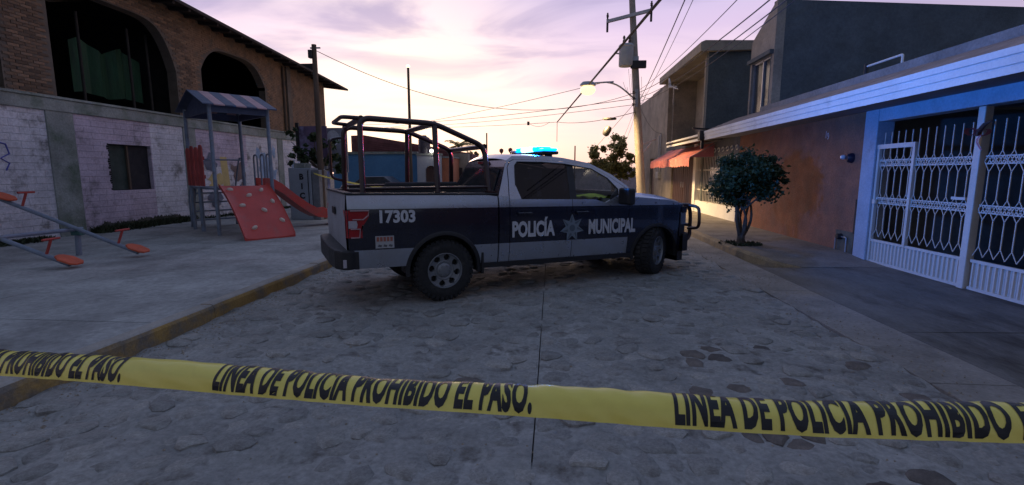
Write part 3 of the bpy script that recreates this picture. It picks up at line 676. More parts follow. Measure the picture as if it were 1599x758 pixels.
tag(sh.build('plastic_banner', mat('blue_white_print', (.50, .50, .66), .5, .3, 3, .1, col2=(.20, .20, .55), c2lo=.5, c2hi=.6, c2scale=2.5)), 'narrow white and violet printed sheet hanging beside the wooden pole', 'banner')
# ------------------------------------------------------------------ trees
def leaves(mb, c, rad, n, size, clumps=26, seed=1, hollow=.35, shape=None):
    r = random.Random(seed); cs = []
    for _ in range(clumps):
        while True:
            v = Vector((r.uniform(-1, 1), r.uniform(-1, 1), r.uniform(-1, 1)))
            if hollow < v.length < 1: break
        cs.append((Vector((v.x*rad[0], v.y*rad[1], v.z*rad[2])), r.uniform(.16, .36)))
    for i in range(n):
        k, s = cs[r.randrange(clumps)]
        p = Vector(c)+k+Vector((r.gauss(0, 1)*rad[0], r.gauss(0, 1)*rad[1], r.gauss(0, 1)*rad[2]))*s*.62
        a = Vector((r.gauss(0, 1), r.gauss(0, 1), r.gauss(0, .7))).normalized(); b = a.cross(Vector((r.gauss(0, 1), r.gauss(0, 1), r.gauss(0, 1)))).normalized()
        l = size*r.uniform(.6, 1.3); w = l*.30
        mb.poly([p-a*l*.5, p+b*w-a*l*.05, p+a*l*.5+a.cross(b)*l*.12, p-b*w-a*l*.05])
    return [Vector(c)+k for k, _ in cs]
def limb(mb, a, b, r0, r1, bend=.06, n=6):
    a, b = Vector(a), Vector(b); o = Vector((random.uniform(-1, 1), random.uniform(-1, 1), 0))*bend*(b-a).length
    mb.tube([a.lerp(b, t)+o*math.sin(t*PI) for t in [i/n for i in range(n+1)]], [r0+(r1-r0)*i/n for i in range(n+1)], 8, cap=False)
t = thing('street_tree', 'small round-crowned tree with several trunks on the right footpath', 'tree', (4.12, 10.85, .12))
cm = MB(); cs = leaves(cm, (4.08, 10.85, 1.56), (.62, .60, .50), 12500, .08, 44, 3, .25)
cs2 = leaves(cm, (4.58, 10.75, 1.60), (.32, .30, .24), 1100, .08, 9, 9, .1)+leaves(cm, (3.74, 10.9, 1.60), (.26, .3, .32), 900, .08, 9, 10, .1)+leaves(cm, (4.02, 10.8, 1.12), (.30, .28, .22), 700, .08, 8, 11, .1)+leaves(cm, (4.78, 10.75, 1.46), (.20, .16, .10), 220, .08, 4, 12, .1)
wb(cm, 'crown', M_leaf, t)
tm = MB()
for i in range(7):
    ang = i*.9; b0 = Vector((4.11+.045*math.cos(ang), 10.85+.045*math.sin(ang), .30)); k = Vector((4.10+.16*math.cos(ang), 10.85+.16*math.sin(ang), .98+.12*math.sin(i*2.3)))
    limb(tm, b0, k, .036, .022, .12)
    for c in sorted(cs+cs2, key=lambda c: (c-k).length)[i*3:i*3+6]: limb(tm, k, c, .022, .005)
limb(tm, (4.12, 10.85, .05), (4.11, 10.85, .36), .10, .075); wb(tm, 'trunk', M_bark, t, smooth=True)
pit = MB(); 
for i in range(420):
    a = random.random()*6.28; r = math.sqrt(random.random())*.36; x, y = 4.08+r*math.cos(a)*1.2, 10.8+r*math.sin(a); q = random.random()*3.14; w = random.uniform(.012, .03)
    pit.poly([(x-w*math.cos(q), y-w*math.sin(q), .121), (x+w*math.cos(q), y+w*math.sin(q), .121), (x+random.uniform(-.04, .04), y+random.uniform(-.04, .04), .13+random.uniform(.01, .06))])
struct(pit.build('grass', M_weed), 'stuff')
t2 = thing('background_tree', 'loose olive tree beyond the truck bonnet beside the concrete pole', 'tree', (3.5, 30, 0))
cm = MB(); c0 = atY(950, 243, 30); cs = []
for px, py, rx, rz2, n_, sd_ in ((932, 238, .55, .50, 900, 1), (962, 228, .70, .55, 1200, 2), (928, 256, .6, .38, 700, 3), (965, 255, .8, .6, 1400, 4), (984, 250, .4, .4, 500, 5), (943, 262, .5, .4, 500, 6), (960, 272, .8, .45, 700, 7), (978, 268, .5, .4, 500, 8), (972, 218, .3, .3, 200, 9)):
    cs += leaves(cm, atY(px, py, 30+random.uniform(-.5, .5)), (rx, rx, rz2), n_, .19, 9, sd_, .2)
wb(cm, 'crown', M_leaf2, t2); tm = MB(); fk = atY(955, 268, 30)
limb(tm, (fk.x+.05, 30, 0), fk, .13, .09)
for c in cs[::4]: limb(tm, fk, c, .05, .012)
wb(tm, 'trunk', M_bark, t2, smooth=True)
t3 = thing('young_tree', 'dark thin-leaved young tree between the wooden pole and the cabinet', 'tree', (-7.75, 15.9, PZ))
cm = MB()
for px, py, r_, n_, sd_ in ((470, 232, .28, 170, 1), (488, 214, .3, 220, 2), (512, 225, .32, 200, 3), (492, 248, .38, 330, 4), (465, 250, .3, 200, 5), (520, 248, .3, 220, 6), (460, 210, .25, 90, 7), (528, 262, .22, 140, 8)):
    cs = leaves(cm, atY(px, py, 15.9+random.uniform(-.3, .3)), (r_, r_, r_*.7), n_, .15, 6, sd_, .1)
wb(cm, 'crown', M_leaf, t3); tm = MB(); fk = atY(503, 268, 15.9); limb(tm, (fk.x, 15.9, PZ), fk, .06, .045)
for q in ((455, 222), (470, 250), (490, 215), (520, 225), (528, 258), (465, 232)): limb(tm, fk, atY(*q, 15.9), .03, .01)
wb(tm, 'trunk', M_bark, t3, smooth=True)
# ------------------------------------------------------------------ gate house (right)
gh = thing('gate_house', 'low house with worn orange wall, white moulded eave and carport', 'house', (FX, 10, 0))
G0, G1 = 2.2, 9.28        # gate opening along the street
wb(MB().box(FX, FX+.25, 9.66, 15.75, -.05, 2.76), 'front_wall', M_orange, gh)
wb(MB().box(FX-.03, FX+.26, 9.29, 9.655, -.05, 2.76), 'gate_column', M_blue, gh, bevel=.012)
wb(MB().box(FX-.025, FX+.24, G0, 9.285, 2.54, 2.76), 'lintel_beam', M_blue, gh, bevel=.01)
EX = 4.72; es = MB()
prof = [(EX, 2.66), (EX, 2.735), (EX+.010, 2.742), (EX+.010, 2.752), (EX-.012, 2.76), (EX-.014, 2.83), (EX-.006, 2.838), (EX-.006, 2.848), (EX-.028, 2.856), (EX-.03, 2.93), (EX+.1, 2.93)]
es.grid([[(x, y, z) for x, z in prof] for y in (1.0, 15.9)]); es.poly([(x, 15.9, z) for x, z in prof]); es.poly([(x, 1.0, z) for x, z in prof][::-1])
wb(es, 'eave_moulding', M_fascia, gh)
wb(MB().box(EX+.02, FX+.3, 1.0, 15.9, 2.765, 2.80).poly([(EX+.003, 1.0, 2.662), (FX, 1.0, 2.762), (FX, 15.9, 2.762), (EX+.003, 15.9, 2.662)][::-1]), 'soffit', M_soffit, gh)
wb(MB().prism([(EX+.02, 1.0, 2.935), (FX-.2, 1.0, 3.27), (FX-.2, 1.0, 3.2), (EX+.02, 1.0, 2.90)], (0, 14.9, 0)), 'roof', M_tile, gh)
rt_ = MB(); x = 0
for k in range(5):
    fx = EX+.06+k*.17; rt_.prism([(fx, 1.0, 2.94+.393*(fx-EX-.02)), (fx+.165, 1.0, 2.955+.393*(fx+.165-EX-.02)), (fx+.165, 1.0, 2.93+.393*(fx+.165-EX-.02))], (0, 14.9, 0))
wb(rt_, 'roof_course', M_tile, gh)
wb(MB().box(FX-.30, FX+.1, 1.0, 13.7, 3.15, 3.36), 'coping', M_strip, gh)
wb(MB().box(FX+.1, 12, 1.0, 13.7, 3.1, 3.2), 'flat_roof', M_stucco, gh)
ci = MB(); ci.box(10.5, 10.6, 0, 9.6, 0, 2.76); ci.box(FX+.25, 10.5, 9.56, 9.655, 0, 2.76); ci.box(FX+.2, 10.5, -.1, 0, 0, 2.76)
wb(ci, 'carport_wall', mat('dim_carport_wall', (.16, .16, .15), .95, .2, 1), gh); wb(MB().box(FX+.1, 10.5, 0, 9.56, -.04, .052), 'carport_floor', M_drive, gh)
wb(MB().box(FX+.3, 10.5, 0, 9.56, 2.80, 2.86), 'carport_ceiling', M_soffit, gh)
wb(MB().box(FX-.002, FX+.15, G0-3, G0, -.05, 2.76), 'front_wall', M_orange, gh)
# water meter recess and conduit on the orange wall
wm = thing('water_meter', 'small water meter and pipes in a broken niche low on the orange wall', 'meter', (FX, 10.0, .3))
wb(MB().box(FX-.012, FX-.004, 9.70, 10.28, .05, .52), 'broken_patch', mat('bare_plaster', (.13, .115, .085), .95, .3, 6, .5), wm)
wb(MB().lathe([(0, .05), (.05, .045), (.06, 0), (.06, -.06)], 14, Matrix.Translation((FX-.06, 10.08, .40)) @ Matrix.Rotation(-PI/2, 4, 'Y')), 'dial', M_black, wm, smooth=True)
wb(MB().tube(rounded([(FX-.04, 10.22, .12), (FX-.04, 10.22, .40), (FX-.04, 9.86, .40), (FX-.04, 9.86, .10)], .04), .014, 8), 'pipe', M_metal, wm, smooth=True)
wb(MB().box(FX-.02, FX-.004, 9.66, 9.72, .5, 1.15), 'dark_strip', mat('dark_brown_plaster', (.05, .035, .03), .9), wm)  # narrow dark brown strip beside the gate column
wl = thing('wall_lamp', 'round unlit wall lamp with white bulb on the orange wall', 'lamp', (FX-.01, 10.1, 1.94))
wb(MB().lathe([(0, .10), (.05, .095), (.085, .06), (.10, 0)], 18, Matrix.Translation((FX-.002, 10.0, 1.93)) @ Matrix.Rotation(-PI/2, 4, 'Y')), 'lamp_base', mat('dark_blue_enamel', (.012, .014, .035), .4), wl, smooth=True)
wb(MB().lathe([(0, .15), (.03, .145), (.045, .115), (.045, .085), (.03, .06)], 14, Matrix.Translation((FX-.01, 10.09, 1.95)) @ Matrix.Rotation(-PI/2, 4, 'Y')), 'bulb', plain('opal_glass', (.62, .64, .68), .3), wl, smooth=True)
vs, fs = text_polys('19', .20, .004, .8)
tag(MB().add([(FX-.006, 10.98-x, 2.38+y-(x)*.5) for x, y in vs], fs).build('house_number', plain('pale_number_paint', (.42, .42, .48), .5)), 'small pale house number 19 painted slanting on the orange wall', 'house number')
rl = thing('roof_rail', 'white pipe rail with dark post on the eave roof', 'rail', (5.5, 9, 3.36))
wb(MB().tube([(5.5, 9.4, 3.34), (5.5, 9.4, 3.54)], .035, 8), 'post', M_plastic, rl); wb(MB().tube(rounded([(5.5, 9.38, 3.50), (5.5, 8.5, 3.50), (5.5, 8.5, 3.34)], .03), .018, 8), 'pipe', M_wpaint, rl, smooth=True)
# ------------------------------------------------------------------ the gate
gt = thing('metal_gate', 'white wrought metal gate with honeycomb bars and solid ribbed bottom', 'gate', (FX, 7.3, .05))
GX = FX+.03
def gbar(name, a, b, w, h, p=None, m=M_wpaint): return wb(MB().beam(a, b, w, h), name, m, p or gt)
wb(MB().box(GX-.055, GX+.055, 7.13, 7.24, .03, 2.53), 'gate_post', M_wpaint, gt, bevel=.01)
gbar('stile', (GX, 9.25, .06), (GX, 9.25, 2.12), .05, .05); gbar('stile', (GX, 8.40, .44), (GX, 8.40, 2.12), .055, .055); gbar('door_head', (GX-.004, 9.28, 2.10), (GX-.004, 8.37, 2.10), .06, .075)
leafs = [(7.27, 9.22), (2.4, 7.10)]
for y0, y1 in leafs:
    gbar('bottom_rail', (GX, y0, .45), (GX, y1, .45), .04, .04); gbar('bottom_rail', (GX, y0, .07), (GX, y1, .07), .04, .04)
    n_ = int((y1-y0)/.084); pit_ = (y1-y0)/n_
    sm = MB().prism([(-.012, -pit_*.5+.004, 0), (-.012, -pit_*.22, 0), (.014, -pit_*.22+.006, 0), (.014, pit_*.22-.006, 0), (-.012, pit_*.22, 0), (-.012, pit_*.5-.004, 0), (-.018, pit_*.5-.004, 0), (-.018, -pit_*.5+.004, 0)], (0, 0, .35)).mesh('rib', M_wpaint)
    for i in range(n_):
        o = bpy.data.objects.new('slat', sm); COL.objects.link(o); o.parent = gt; o.location = (GX-FX, y0+(i+.5)*pit_-7.3, .09-.05); o.rotation_euler = (0, 0, PI)
    # honeycomb wire: each bar straight, then forked to meet its neighbours
    pb = .160; nb_ = int((y1-y0)/pb); pb = (y1-y0)/nb_
    tiers = [(.66, 1.02), (1.30, 1.66), (1.94, 2.34)]
    up_ = MB()
    for k, (za, zb) in enumerate(tiers):
        up_.beam((0, 0, za), (0, 0, zb), .012, .012)
        for s_ in (-1, 1):
            up_.beam((0, 0, za), (0, s_*pb/2, za-.14), .009, .009)
            if k < 2: up_.beam((0, 0, zb), (0, s_*pb/2, zb+.14), .009, .009)
    ub = up_.mesh('grille_bar', M_wpaint)
    for i in range(nb_):
        o = bpy.data.objects.new('grille_bar', ub); COL.objects.link(o); o.parent = gt; o.location = (GX-FX, y0+(i+.5)*pb-7.3, -.05)
    for zc_ in (1.165, 1.82):      # lattice bands
        lb = MB(); 
        for zz in (-.05, .05): lb.beam((GX+.008, y0, zc_+zz), (GX+.008, y1, zc_+zz), .012, .016)
        q = y0
        while q < y1-.04:
            for s_ in (1, -1): lb.beam((GX+.008, q, zc_-.05*s_), (GX+.008, q+.053, zc_+.05*s_), .008, .012)
            q += .053
        wb(lb, 'lattice_band', M_wpaint, gt)
wb(MB().box(GX-.05, GX-.02, 7.28, 7.52, 1.27, 1.31), 'latch', M_wpaint, gt); wb(MB().box(GX-.06, GX-.02, 9.16, 9.24, 1.10, 1.18), 'lock', M_wpaint, gt, bevel=.008)
bw_ = thing('ribbon_bow', 'faded pink ribbon bow tied to the white gate post', 'bow', (GX-.06, 7.18, 2.18))
mpk = mat('faded_pink_ribbon', (.36, .13, .17), .7, .2, 8, .2); mpb = mat('brown_ribbon', (.10, .05, .04), .8)
def loopmesh(cy, cz, w, h, rot, x=GX-.09):
    m = MB(); rows = []
    for i in range(9):
        a = i/8*2*PI; yv, zv = w*.5*(1-math.cos(a)), h*.5*math.sin(a); c_, s_ = math.cos(rot), math.sin(rot)
        rows.append([(x+dx, cy+yv*c_-zv*s_, cz+yv*s_+zv*c_) for dx in (-.03, .03)])
    return m.grid(rows)
wb(loopmesh(7.18, 2.17, .20, .09, PI-.1), 'loop', mpk, bw_); wb(loopmesh(7.18, 2.18, .18, .10, .25), 'loop', mpk, bw_)
wb(MB().grid([[(GX-.10+dx*.5, 7.10+.05*math.sin(i)+dx, 2.15-i*.05) for dx in (-.035, .035)] for i in range(5)]), 'tail', mpk, bw_)
wb(MB().tube([(GX-.08, 7.16, 2.2), (GX-.1, 7.06, 2.28), (GX-.08, 6.98, 2.32)], [.03, .025, .01], 8), 'twig', mpb, bw_); wb(MB().box(GX-.11, GX-.06, 7.14, 7.22, 2.14, 2.20), 'knot', mpb, bw_, bevel=.01)
# ------------------------------------------------------------------ buildings behind the gate house
b3 = thing('rendered_house', 'tall grey rendered house wall rising behind the gate house roof', 'house', (8, 14, 0))
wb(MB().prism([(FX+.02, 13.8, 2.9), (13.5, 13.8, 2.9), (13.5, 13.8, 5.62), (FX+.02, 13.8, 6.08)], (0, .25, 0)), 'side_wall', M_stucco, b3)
fm = MB(); y0, y1 = 13.795, 15.35
fm.prism([(FX, y0, 2.8), (FX, y0, 6.10), (FX, y1, 5.36), (FX, y1, 4.75), (FX, y0+.15, 4.75), (FX, y0+.15, 2.8)], (.22, 0, 0)); fm.prism([(FX, y1-.12, 2.8), (FX, y1-.12, 4.75), (FX, y1, 4.75), (FX, y1, 2.8)], (.22, 0, 0)); wb(fm, 'front_wall', M_tan, b3)
w_ = wb(MB().box(FX+.10, FX+.12, y0+.15, y1-.12, 2.9, 4.75), 'window', M_winglass, b3)
for yv in (y0+.17, (y0+y1)/2, y1-.14): wb(MB().beam((FX+.08, yv, 2.9), (FX+.08, yv, 4.74), .05, .05), 'frame', M_metal, w_)
wb(MB().beam((FX+.08, y0+.15, 4.72), (FX+.08, y1-.12, 4.72), .05, .05), 'frame', M_metal, w_); wb(MB().box(FX-.10, FX, y0+.05, y1, 4.76, 4.86), 'lintel', M_stucco, b3)
wb(MB().prism([(FX, 15.32, 2.9), (FX, 15.32, 5.36), (13, 15.32, 5.1), (13, 15.32, 2.9)], (0, .02, 0)), 'rear_wall', M_stucco, b3)
b2 = thing('balcony_house', 'two-storey house with recessed balcony under a thick concrete roof slab', 'house', (FX, 22, 0))
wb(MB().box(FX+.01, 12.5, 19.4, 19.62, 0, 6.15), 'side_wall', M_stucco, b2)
wb(MB().box(FX, FX+.22, 25.62, 25.9, 0, 6.1), 'front_wall', M_tan, b2); wb(MB().box(FX+1.3, FX+1.5, 19.62, 25.62, 2.9, 6.1), 'balcony_wall', M_beige, b2)
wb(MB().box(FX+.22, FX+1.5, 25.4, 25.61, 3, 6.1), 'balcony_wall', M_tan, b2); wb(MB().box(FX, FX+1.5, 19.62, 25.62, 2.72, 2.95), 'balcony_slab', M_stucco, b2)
wb(MB().prism([(FX-.35, 19.2, 6.08), (FX-.35, 19.2, 6.40), (FX-.2, 19.2, 6.46), (FX+7, 19.2, 6.3), (FX+7, 19.2, 6.15)], (0, 7.0, 0)), 'roof_slab', M_tan, b2)
wb(MB().box(FX+.0, FX+.2, 19.63, 19.8, 3, 6.07), 'corner_pier', M_tan, b2); wb(MB().tube([(FX+.2, 20.2, 3), (FX+.2, 20.2, 4.5)], .05, 8), 'pipe', M_plastic, b2)
dr_ = MB()
for i in range(6): dr_.tube([(FX-.3, 24.4-i*.03, 6.1), (FX-.33, 24.2-i*.1, 5.6), (FX-.25, 23.7-i*.2, 5.6-.4*random.random())], .015, 5)
wb(dr_, 'rain_stain_cable', M_metal, b2)
sh_ = thing('shop_front', 'shop front with white barred window and low white wall behind the tree', 'shop', (FX, 18, 0))
wb(MB().box(FX-.02, FX+.2, 15.76, 20.15, .05, .56), 'low_wall', M_fascia, sh_, bevel=.01)
wb(MB().box(FX+.02, FX+.22, 15.76, 20.15, 2.25, 2.78), 'upper_wall', mat('dark_shop_sign', (.10, .10, .12), .8, .2), sh_)
wb(MB().box(FX+.9, FX+1.0, 15.76, 20.15, .1, 2.3), 'shop_interior', M_dark, sh_); wb(MB().box(FX+.14, FX+.16, 15.78, 20.15, .56, 2.25), 'glass_pane', M_winglass, sh_)
for i in range(24): wb(MB().beam((FX+.03, 15.85+i*.182, .56), (FX+.03, 15.85+i*.182, 2.24), .022, .022), 'window_bar', M_wpaint, sh_)
for z in (1.0, 1.75): wb(MB().beam((FX+.045, 15.78, z), (FX+.045, 20.13, z), .03, .04), 'window_rail', M_wpaint, sh_)
for i in range(7):     # scroll ornaments over the window
    yv = 16.0+i*.42; wb(MB().tube([(FX-.0, yv+.11*math.cos(a*.7), 2.44+.07*math.sin(a*.7)) for a in range(8)], .018, 5), 'scroll', M_wpaint, sh_)
wb(MB().box(FX-.05, FX+.22, 20.16, 20.5, .05, 2.78), 'white_column', M_fascia, sh_, bevel=.01)
wb(MB().box(FX, FX+.22, 24.3, 25.6, .05, 2.72), 'pier_wall', M_tan, sh_)
wb(MB().box(FX+.08, FX+.2, 20.51, 24.29, 2.3, 2.72), 'door_transom', M_tan, sh_)
dd = thing('double_door', 'dark brown panelled double door under the red awning', 'door', (FX, 22.4, .05))
for k in range(2):
    y0 = 20.53+k*1.88; lf = wb(MB().box(FX+.09, FX+.14, y0, y0+1.86, .1, 2.29), 'door_leaf', M_door, dd)
    for i in range(6): wb(MB().box(FX+.07, FX+.088, y0+.05+i*.3, y0+.31+i*.3, .15, 2.24), 'plank', M_door, lf, bevel=.006)
    wb(MB().tube([(FX+.03, y0+(1.7 if k == 0 else .15), 1.0), (FX+.03, y0+(1.7 if k == 0 else .15), 1.25)], .015, 6), 'handle', M_metal, lf)
ev = MB(); prof2 = [(4.95, 2.72), (4.95, 2.80), (4.98, 2.81), (4.98, 2.87), (4.92, 2.88), (4.92, 2.94), (5.1, 2.94)]
ev.grid([[(x, y, z) for x, z in prof2] for y in (16.2, 22.0)]); ev.poly([(x, 22.0, z) for x, z in prof2]); wb(ev, 'eave_moulding', M_fascia, sh_)
wb(MB().prism([(4.93, 16.2, 2.95), (FX+.2, 16.2, 3.15), (FX+.2, 16.2, 2.8), (4.97, 16.2, 2.78)], (0, 5.8, 0)), 'eave_roof', M_roof, sh_)
bkt = thing('rain_spout', 'dark bracket and rain spout between the two white eaves', 'spout', (4.75, 16.0, 2.9))
wb(MB().box(4.58, 5.3, 15.92, 16.18, 2.66, 2.96), 'spout_box', M_plastic, bkt, bevel=.03); wb(MB().beam((4.4, 16.1, 3.04), (4.9, 16.1, 3.0), .05, .05), 'arm', M_plastic, bkt); wb(MB().beam((4.7, 16.05, 2.4), (4.7, 16.05, 2.66), .08, .08), 'outlet', M_plastic, bkt)
aw = thing('awning', 'faded red canvas awning with scalloped valance over the brown door', 'awning', (FX, 21, 2.4))
ay0, ay1 = 18.1, 25.0; rows = []
for k in range(5):
    t_ = k/4; rows.append([(FX-.02-.86*t_, ay0-.1*t_+(ay1-ay0)*i/24, 2.70-.50*t_-.05*math.sin(PI*t_)+.012*math.sin(i*2.1)) for i in range(25)])
wb(MB().grid(rows, flip=True), 'canopy', M_awn, aw); vl = []
for dz in (0, .14, .28): vl.append([(FX-.885-.02*math.sin(i*1.3+dz*9), ay0-.1+(ay1-ay0)*i/72, 2.20-dz-(.06*abs(math.sin(i*PI/4)) if dz > .2 else 0)) for i in range(73)])
wb(MB().grid(vl, flip=True), 'valance', M_awn, aw)
fm = MB()
for yv in (ay0-.08, ay1-.1): fm.tube([(FX, yv, 2.2), (FX-.86, yv, 2.19), (FX-.02, yv, 2.68)], .016, 6)
fm.tube([(FX-.86, ay0-.08, 2.19), (FX-.86, ay1-.1, 2.19)], .016, 6); wb(fm, 'frame', M_metal, aw)
sd_m = MB().poly([(FX-.02, ay0, 2.69), (FX-.88, ay0-.1, 2.2), (FX-.02, ay0, 2.2)]); wb(sd_m, 'side_flap', M_awn, aw)
b1 = thing('beige_house', 'plain beige rendered house beyond the balcony house with a narrow dark door', 'house', (FX, 30, 0))
q = MB(); q.box(FX, FX+.25, 25.92, 28.2, 0, 6.1); q.box(FX, FX+.25, 29.6, 33.8, 0, 6.05); q.box(FX, FX+.25, 28.2, 29.6, 2.45, 6.1); wb(q, 'front_wall', M_tan, b1)
wb(MB().box(FX+.25, FX+8, 33.55, 33.8, 0, 6.0), 'side_wall', M_tan, b1); wb(MB().box(FX+.12, FX+.18, 28.2, 29.6, .1, 2.45), 'door', M_door, b1)
mt_ = thing('meter_mast', 'grey conduit pipes with meter box on the beige house wall', 'conduit', (FX-.05, 27, 2))
wb(MB().tube([(FX-.06, 26.7, 1.6), (FX-.06, 26.7, 3.7)], .035, 8).tube([(FX-.06, 27.1, 1.6), (FX-.06, 27.1, 3.6)], .035, 8), 'pipe', M_metal, mt_); wb(MB().box(FX-.16, FX, 26.6, 27.2, 1.35, 1.7), 'meter_box', M_metal, mt_, bevel=.01)
# ------------------------------------------------------------------ far side of the crossing
fb = thing('blue_building', 'low blue rendered building with grey coping seen through the truck cage', 'building', (-10, 32, 0))
xa, xb = atY(520, 250, 32).x, atY(652, 250, 32).x; zt_ = atY(600, 241, 32).z
wb(MB().box(xa, xb, 32, 34, 0, zt_), 'front_wall', M_bwall, fb); wb(MB().box(xa-.1, xb, 31.9, 34, zt_, zt_+.16), 'coping', M_conc, fb)
fr_ = thing('tiled_building', 'dark red tiled building rising behind the blue building', 'building', (-9, 36, 0))
a, b = atY(548, 212, 35), atY(736, 240, 35); zb_ = 1.5
wb(MB().prism([(a.x, 35, 0), (a.x, 35, a.z), (a.x+1.0, 35, a.z+.02), (b.x, 35, b.z), (b.x, 35, 0)], (0, 3, 0)), 'front_wall', M_rtile, fr_)
for i in range(9): wb(MB().beam((a.x+.2, 34.97, a.z-.22-i*.15), (b.x-.2, 34.97, a.z-.22-i*.15+(b.z-a.z)*.9), .05, .05), 'tile_course', M_rtile, fr_)
fk_ = thing('pale_house', 'small pale house front with arched doorway under a dark water tank', 'house', (-7.6, 31, 0))
a, b = atY(651, 243, 31), atY(688, 243, 31); d0, d1 = atY(664, 260, 31).x, atY(681, 260, 31).x; zt_ = a.z
q = MB(); n_ = 8; cx_ = (d0+d1)/2; r_ = (d1-d0)/2; za = 1.75
q.box(a.x, d0, 31, 31.3, 0, zt_); q.box(d1, b.x, 31, 31.3, 0, zt_)
for i in range(n_):
    t0, t1 = PI*i/n_, PI*(i+1)/n_; p0_, p1_ = (cx_-r_*math.cos(t0), za+r_*math.sin(t0)), (cx_-r_*math.cos(t1), za+r_*math.sin(t1))
    q.prism([(p0_[0], 31, p0_[1]), (p0_[0], 31, zt_), (p1_[0], 31, zt_), (p1_[0], 31, p1_[1])], (0, .3, 0))
wb(q, 'front_wall', M_lgrey, fk_); wb(MB().box(d0, d1, 31.2, 31.25, 0, zt_-.1), 'door', M_door, fk_); wb(MB().box(a.x-.05, b.x+.05, 30.95, 31.4, zt_, zt_+.12), 'coping', M_conc, fk_)
wk = thing('water_tank', 'dark cylindrical water tank on the roof of the small pale house', 'water tank', (-7.9, 31.3, zt_+.12))
p = atY(663, 240, 31.4); tz0 = zt_+.12; wb(MB().lathe([(0, 0), (.38, 0), (.38, .35), (.40, .36), (.40, .42), (.38, .43), (.38, .85), (.34, 1.0), (.16, 1.1), (.14, 1.16), (0, 1.17)], 20, Matrix.Translation((p.x, 31.4, tz0))), 'tank', mat('black_tank_plastic', (.035, .03, .045), .5), wk, smooth=True)
fo = thing('orange_house', 'orange rendered house corner right of the small pale house', 'house', (-6.6, 31.5, 0)); a, b = atY(688, 247, 31.6), atY(706, 247, 31.6)
wb(MB().box(a.x, b.x, 31.6, 34, 0, a.z), 'front_wall', M_owall, fo); wb(MB().box(a.x, b.x+.05, 31.55, 34, a.z, a.z+.1), 'coping', M_conc, fo)
fg = thing('grey_house', 'grey house with small parapet behind the front of the cage', 'house', (-5.7, 34, 0)); a, b = atY(704, 240, 34), atY(800, 262, 34)
wb(MB().box(a.x, a.x+1.2, 34, 36, 0, a.z), 'front_wall', M_tan, fg); wb(MB().box(a.x+1.2, b.x, 34.2, 36, 0, b.z), 'front_wall', M_lgrey, fg); wb(MB().box(a.x+.4, a.x+.8, 33.97, 34.0, 1.1, 2.0), 'window', M_winglass, fg)
pp = thing('palm_tree', 'small palm with drooping fronds behind the far houses', 'palm', (-5.6, 40, 0)); c = atY(716, 228, 40)
wb(MB().tube([(c.x, 40, 0), (c.x, 40, c.z)], [.16, .11], 8), 'trunk', M_bark, pp, smooth=True); fmz = MB()
for i in range(22):
    an = i*2.399; el = random.uniform(-.1, 1.0); L_ = random.uniform(1.0, 1.5); pts_ = []
    for k in range(7):
        s = L_*k/6; pts_.append(Vector((c.x+math.cos(an)*s*math.cos(el), 40+math.sin(an)*s*math.cos(el), c.z+s*math.sin(el)-.42*(k/6)**2*L_)))
    for k in range(6):
        d = (pts_[k+1]-pts_[k]).normalized(); sdv = d.cross(UP).normalized()
        for s in (-1, 1):
            for e_ in (0, .5):
                o_ = pts_[k].lerp(pts_[k+1], e_); fmz.poly([o_, o_+d*.09, o_+d*.2+sdv*s*.3-UP*.14])
wb(fmz, 'crown', M_leaf2, pp)
t4 = thing('distant_tree', 'reddish-lit dark tree low behind the front of the cage', 'tree', (-5, 42, 0)); cm = MB()
for px, py, rr, sd_ in ((735, 245, .7, 1), (722, 254, .6, 2), (748, 256, .6, 3)): leaves(cm, atY(px, py, 42), (rr, rr, rr*.8), 420, .24, 9, sd_, .1)
wb(cm, 'crown', M_leaf2, t4); wb(MB().tube([(atY(735, 250, 42).x, 42, 0), (atY(735, 250, 42).x, 42, 2.3)], .14, 8), 'trunk', M_bark, t4)
car = thing('parked_car', 'dark parked car in front of the far blue building', 'car', (atY(592, 270, 28.5).x, 28.5, 0))
cp = [(-2.1, .35), (-2.1, .78), (-1.95, .92), (-1.35, .98), (-.75, 1.42), (.55, 1.44), (1.15, 1.0), (1.95, .88), (2.12, .7), (2.12, .35)]
m = MB(); m.prism([(x, -.82, z) for x, z in cp], (0, 1.64, 0)); m.build('body', mat('dark_car_paint', (.025, .028, .035), .3, .1, 2, 0, coat=.5), car, bevel=.05)
for s_ in (-.83, .822):
    MB().prism([(-1.15, s_, 1.0), (-.70, s_, 1.36), (.5, s_, 1.38), (.95, s_, 1.02)], (0, .008, 0)).build('window', M_winglass, car)
    for x in (-1.3, 1.3): MB().lathe([(.0, .1), (.2, .1), (.31, .08), (.32, -.08), (.0, -.1)], 18, Matrix.Translation((x, s_, .32)) @ Matrix.Rotation(PI/2, 4, 'X')).build('wheel', M_tyre, car, smooth=True)
fpale = thing('pale_wall', 'pale pinkish wall at the end of the street beyond the bonnet', 'wall', (4, 46, 0)); a, b = atY(958, 268, 46), atY(1004, 268, 46)
wb(MB().box(a.x-8, b.x+2, 46, 46.3, 0, 1.95), 'wall_face', mat('pale_pink_render', (.45, .36, .38), .9), fpale); wb(MB().box(a.x-8, b.x+2, 45.95, 46.35, 1.95, 2.05), 'coping', M_conc, fpale)
lp = thing('lamp_post', 'tall thin lamp post with a small lit lamp beyond the truck cage', 'lamp post', (atY(639, 265, 30).x, 30, 0)); a = atY(638.5, 106, 30)
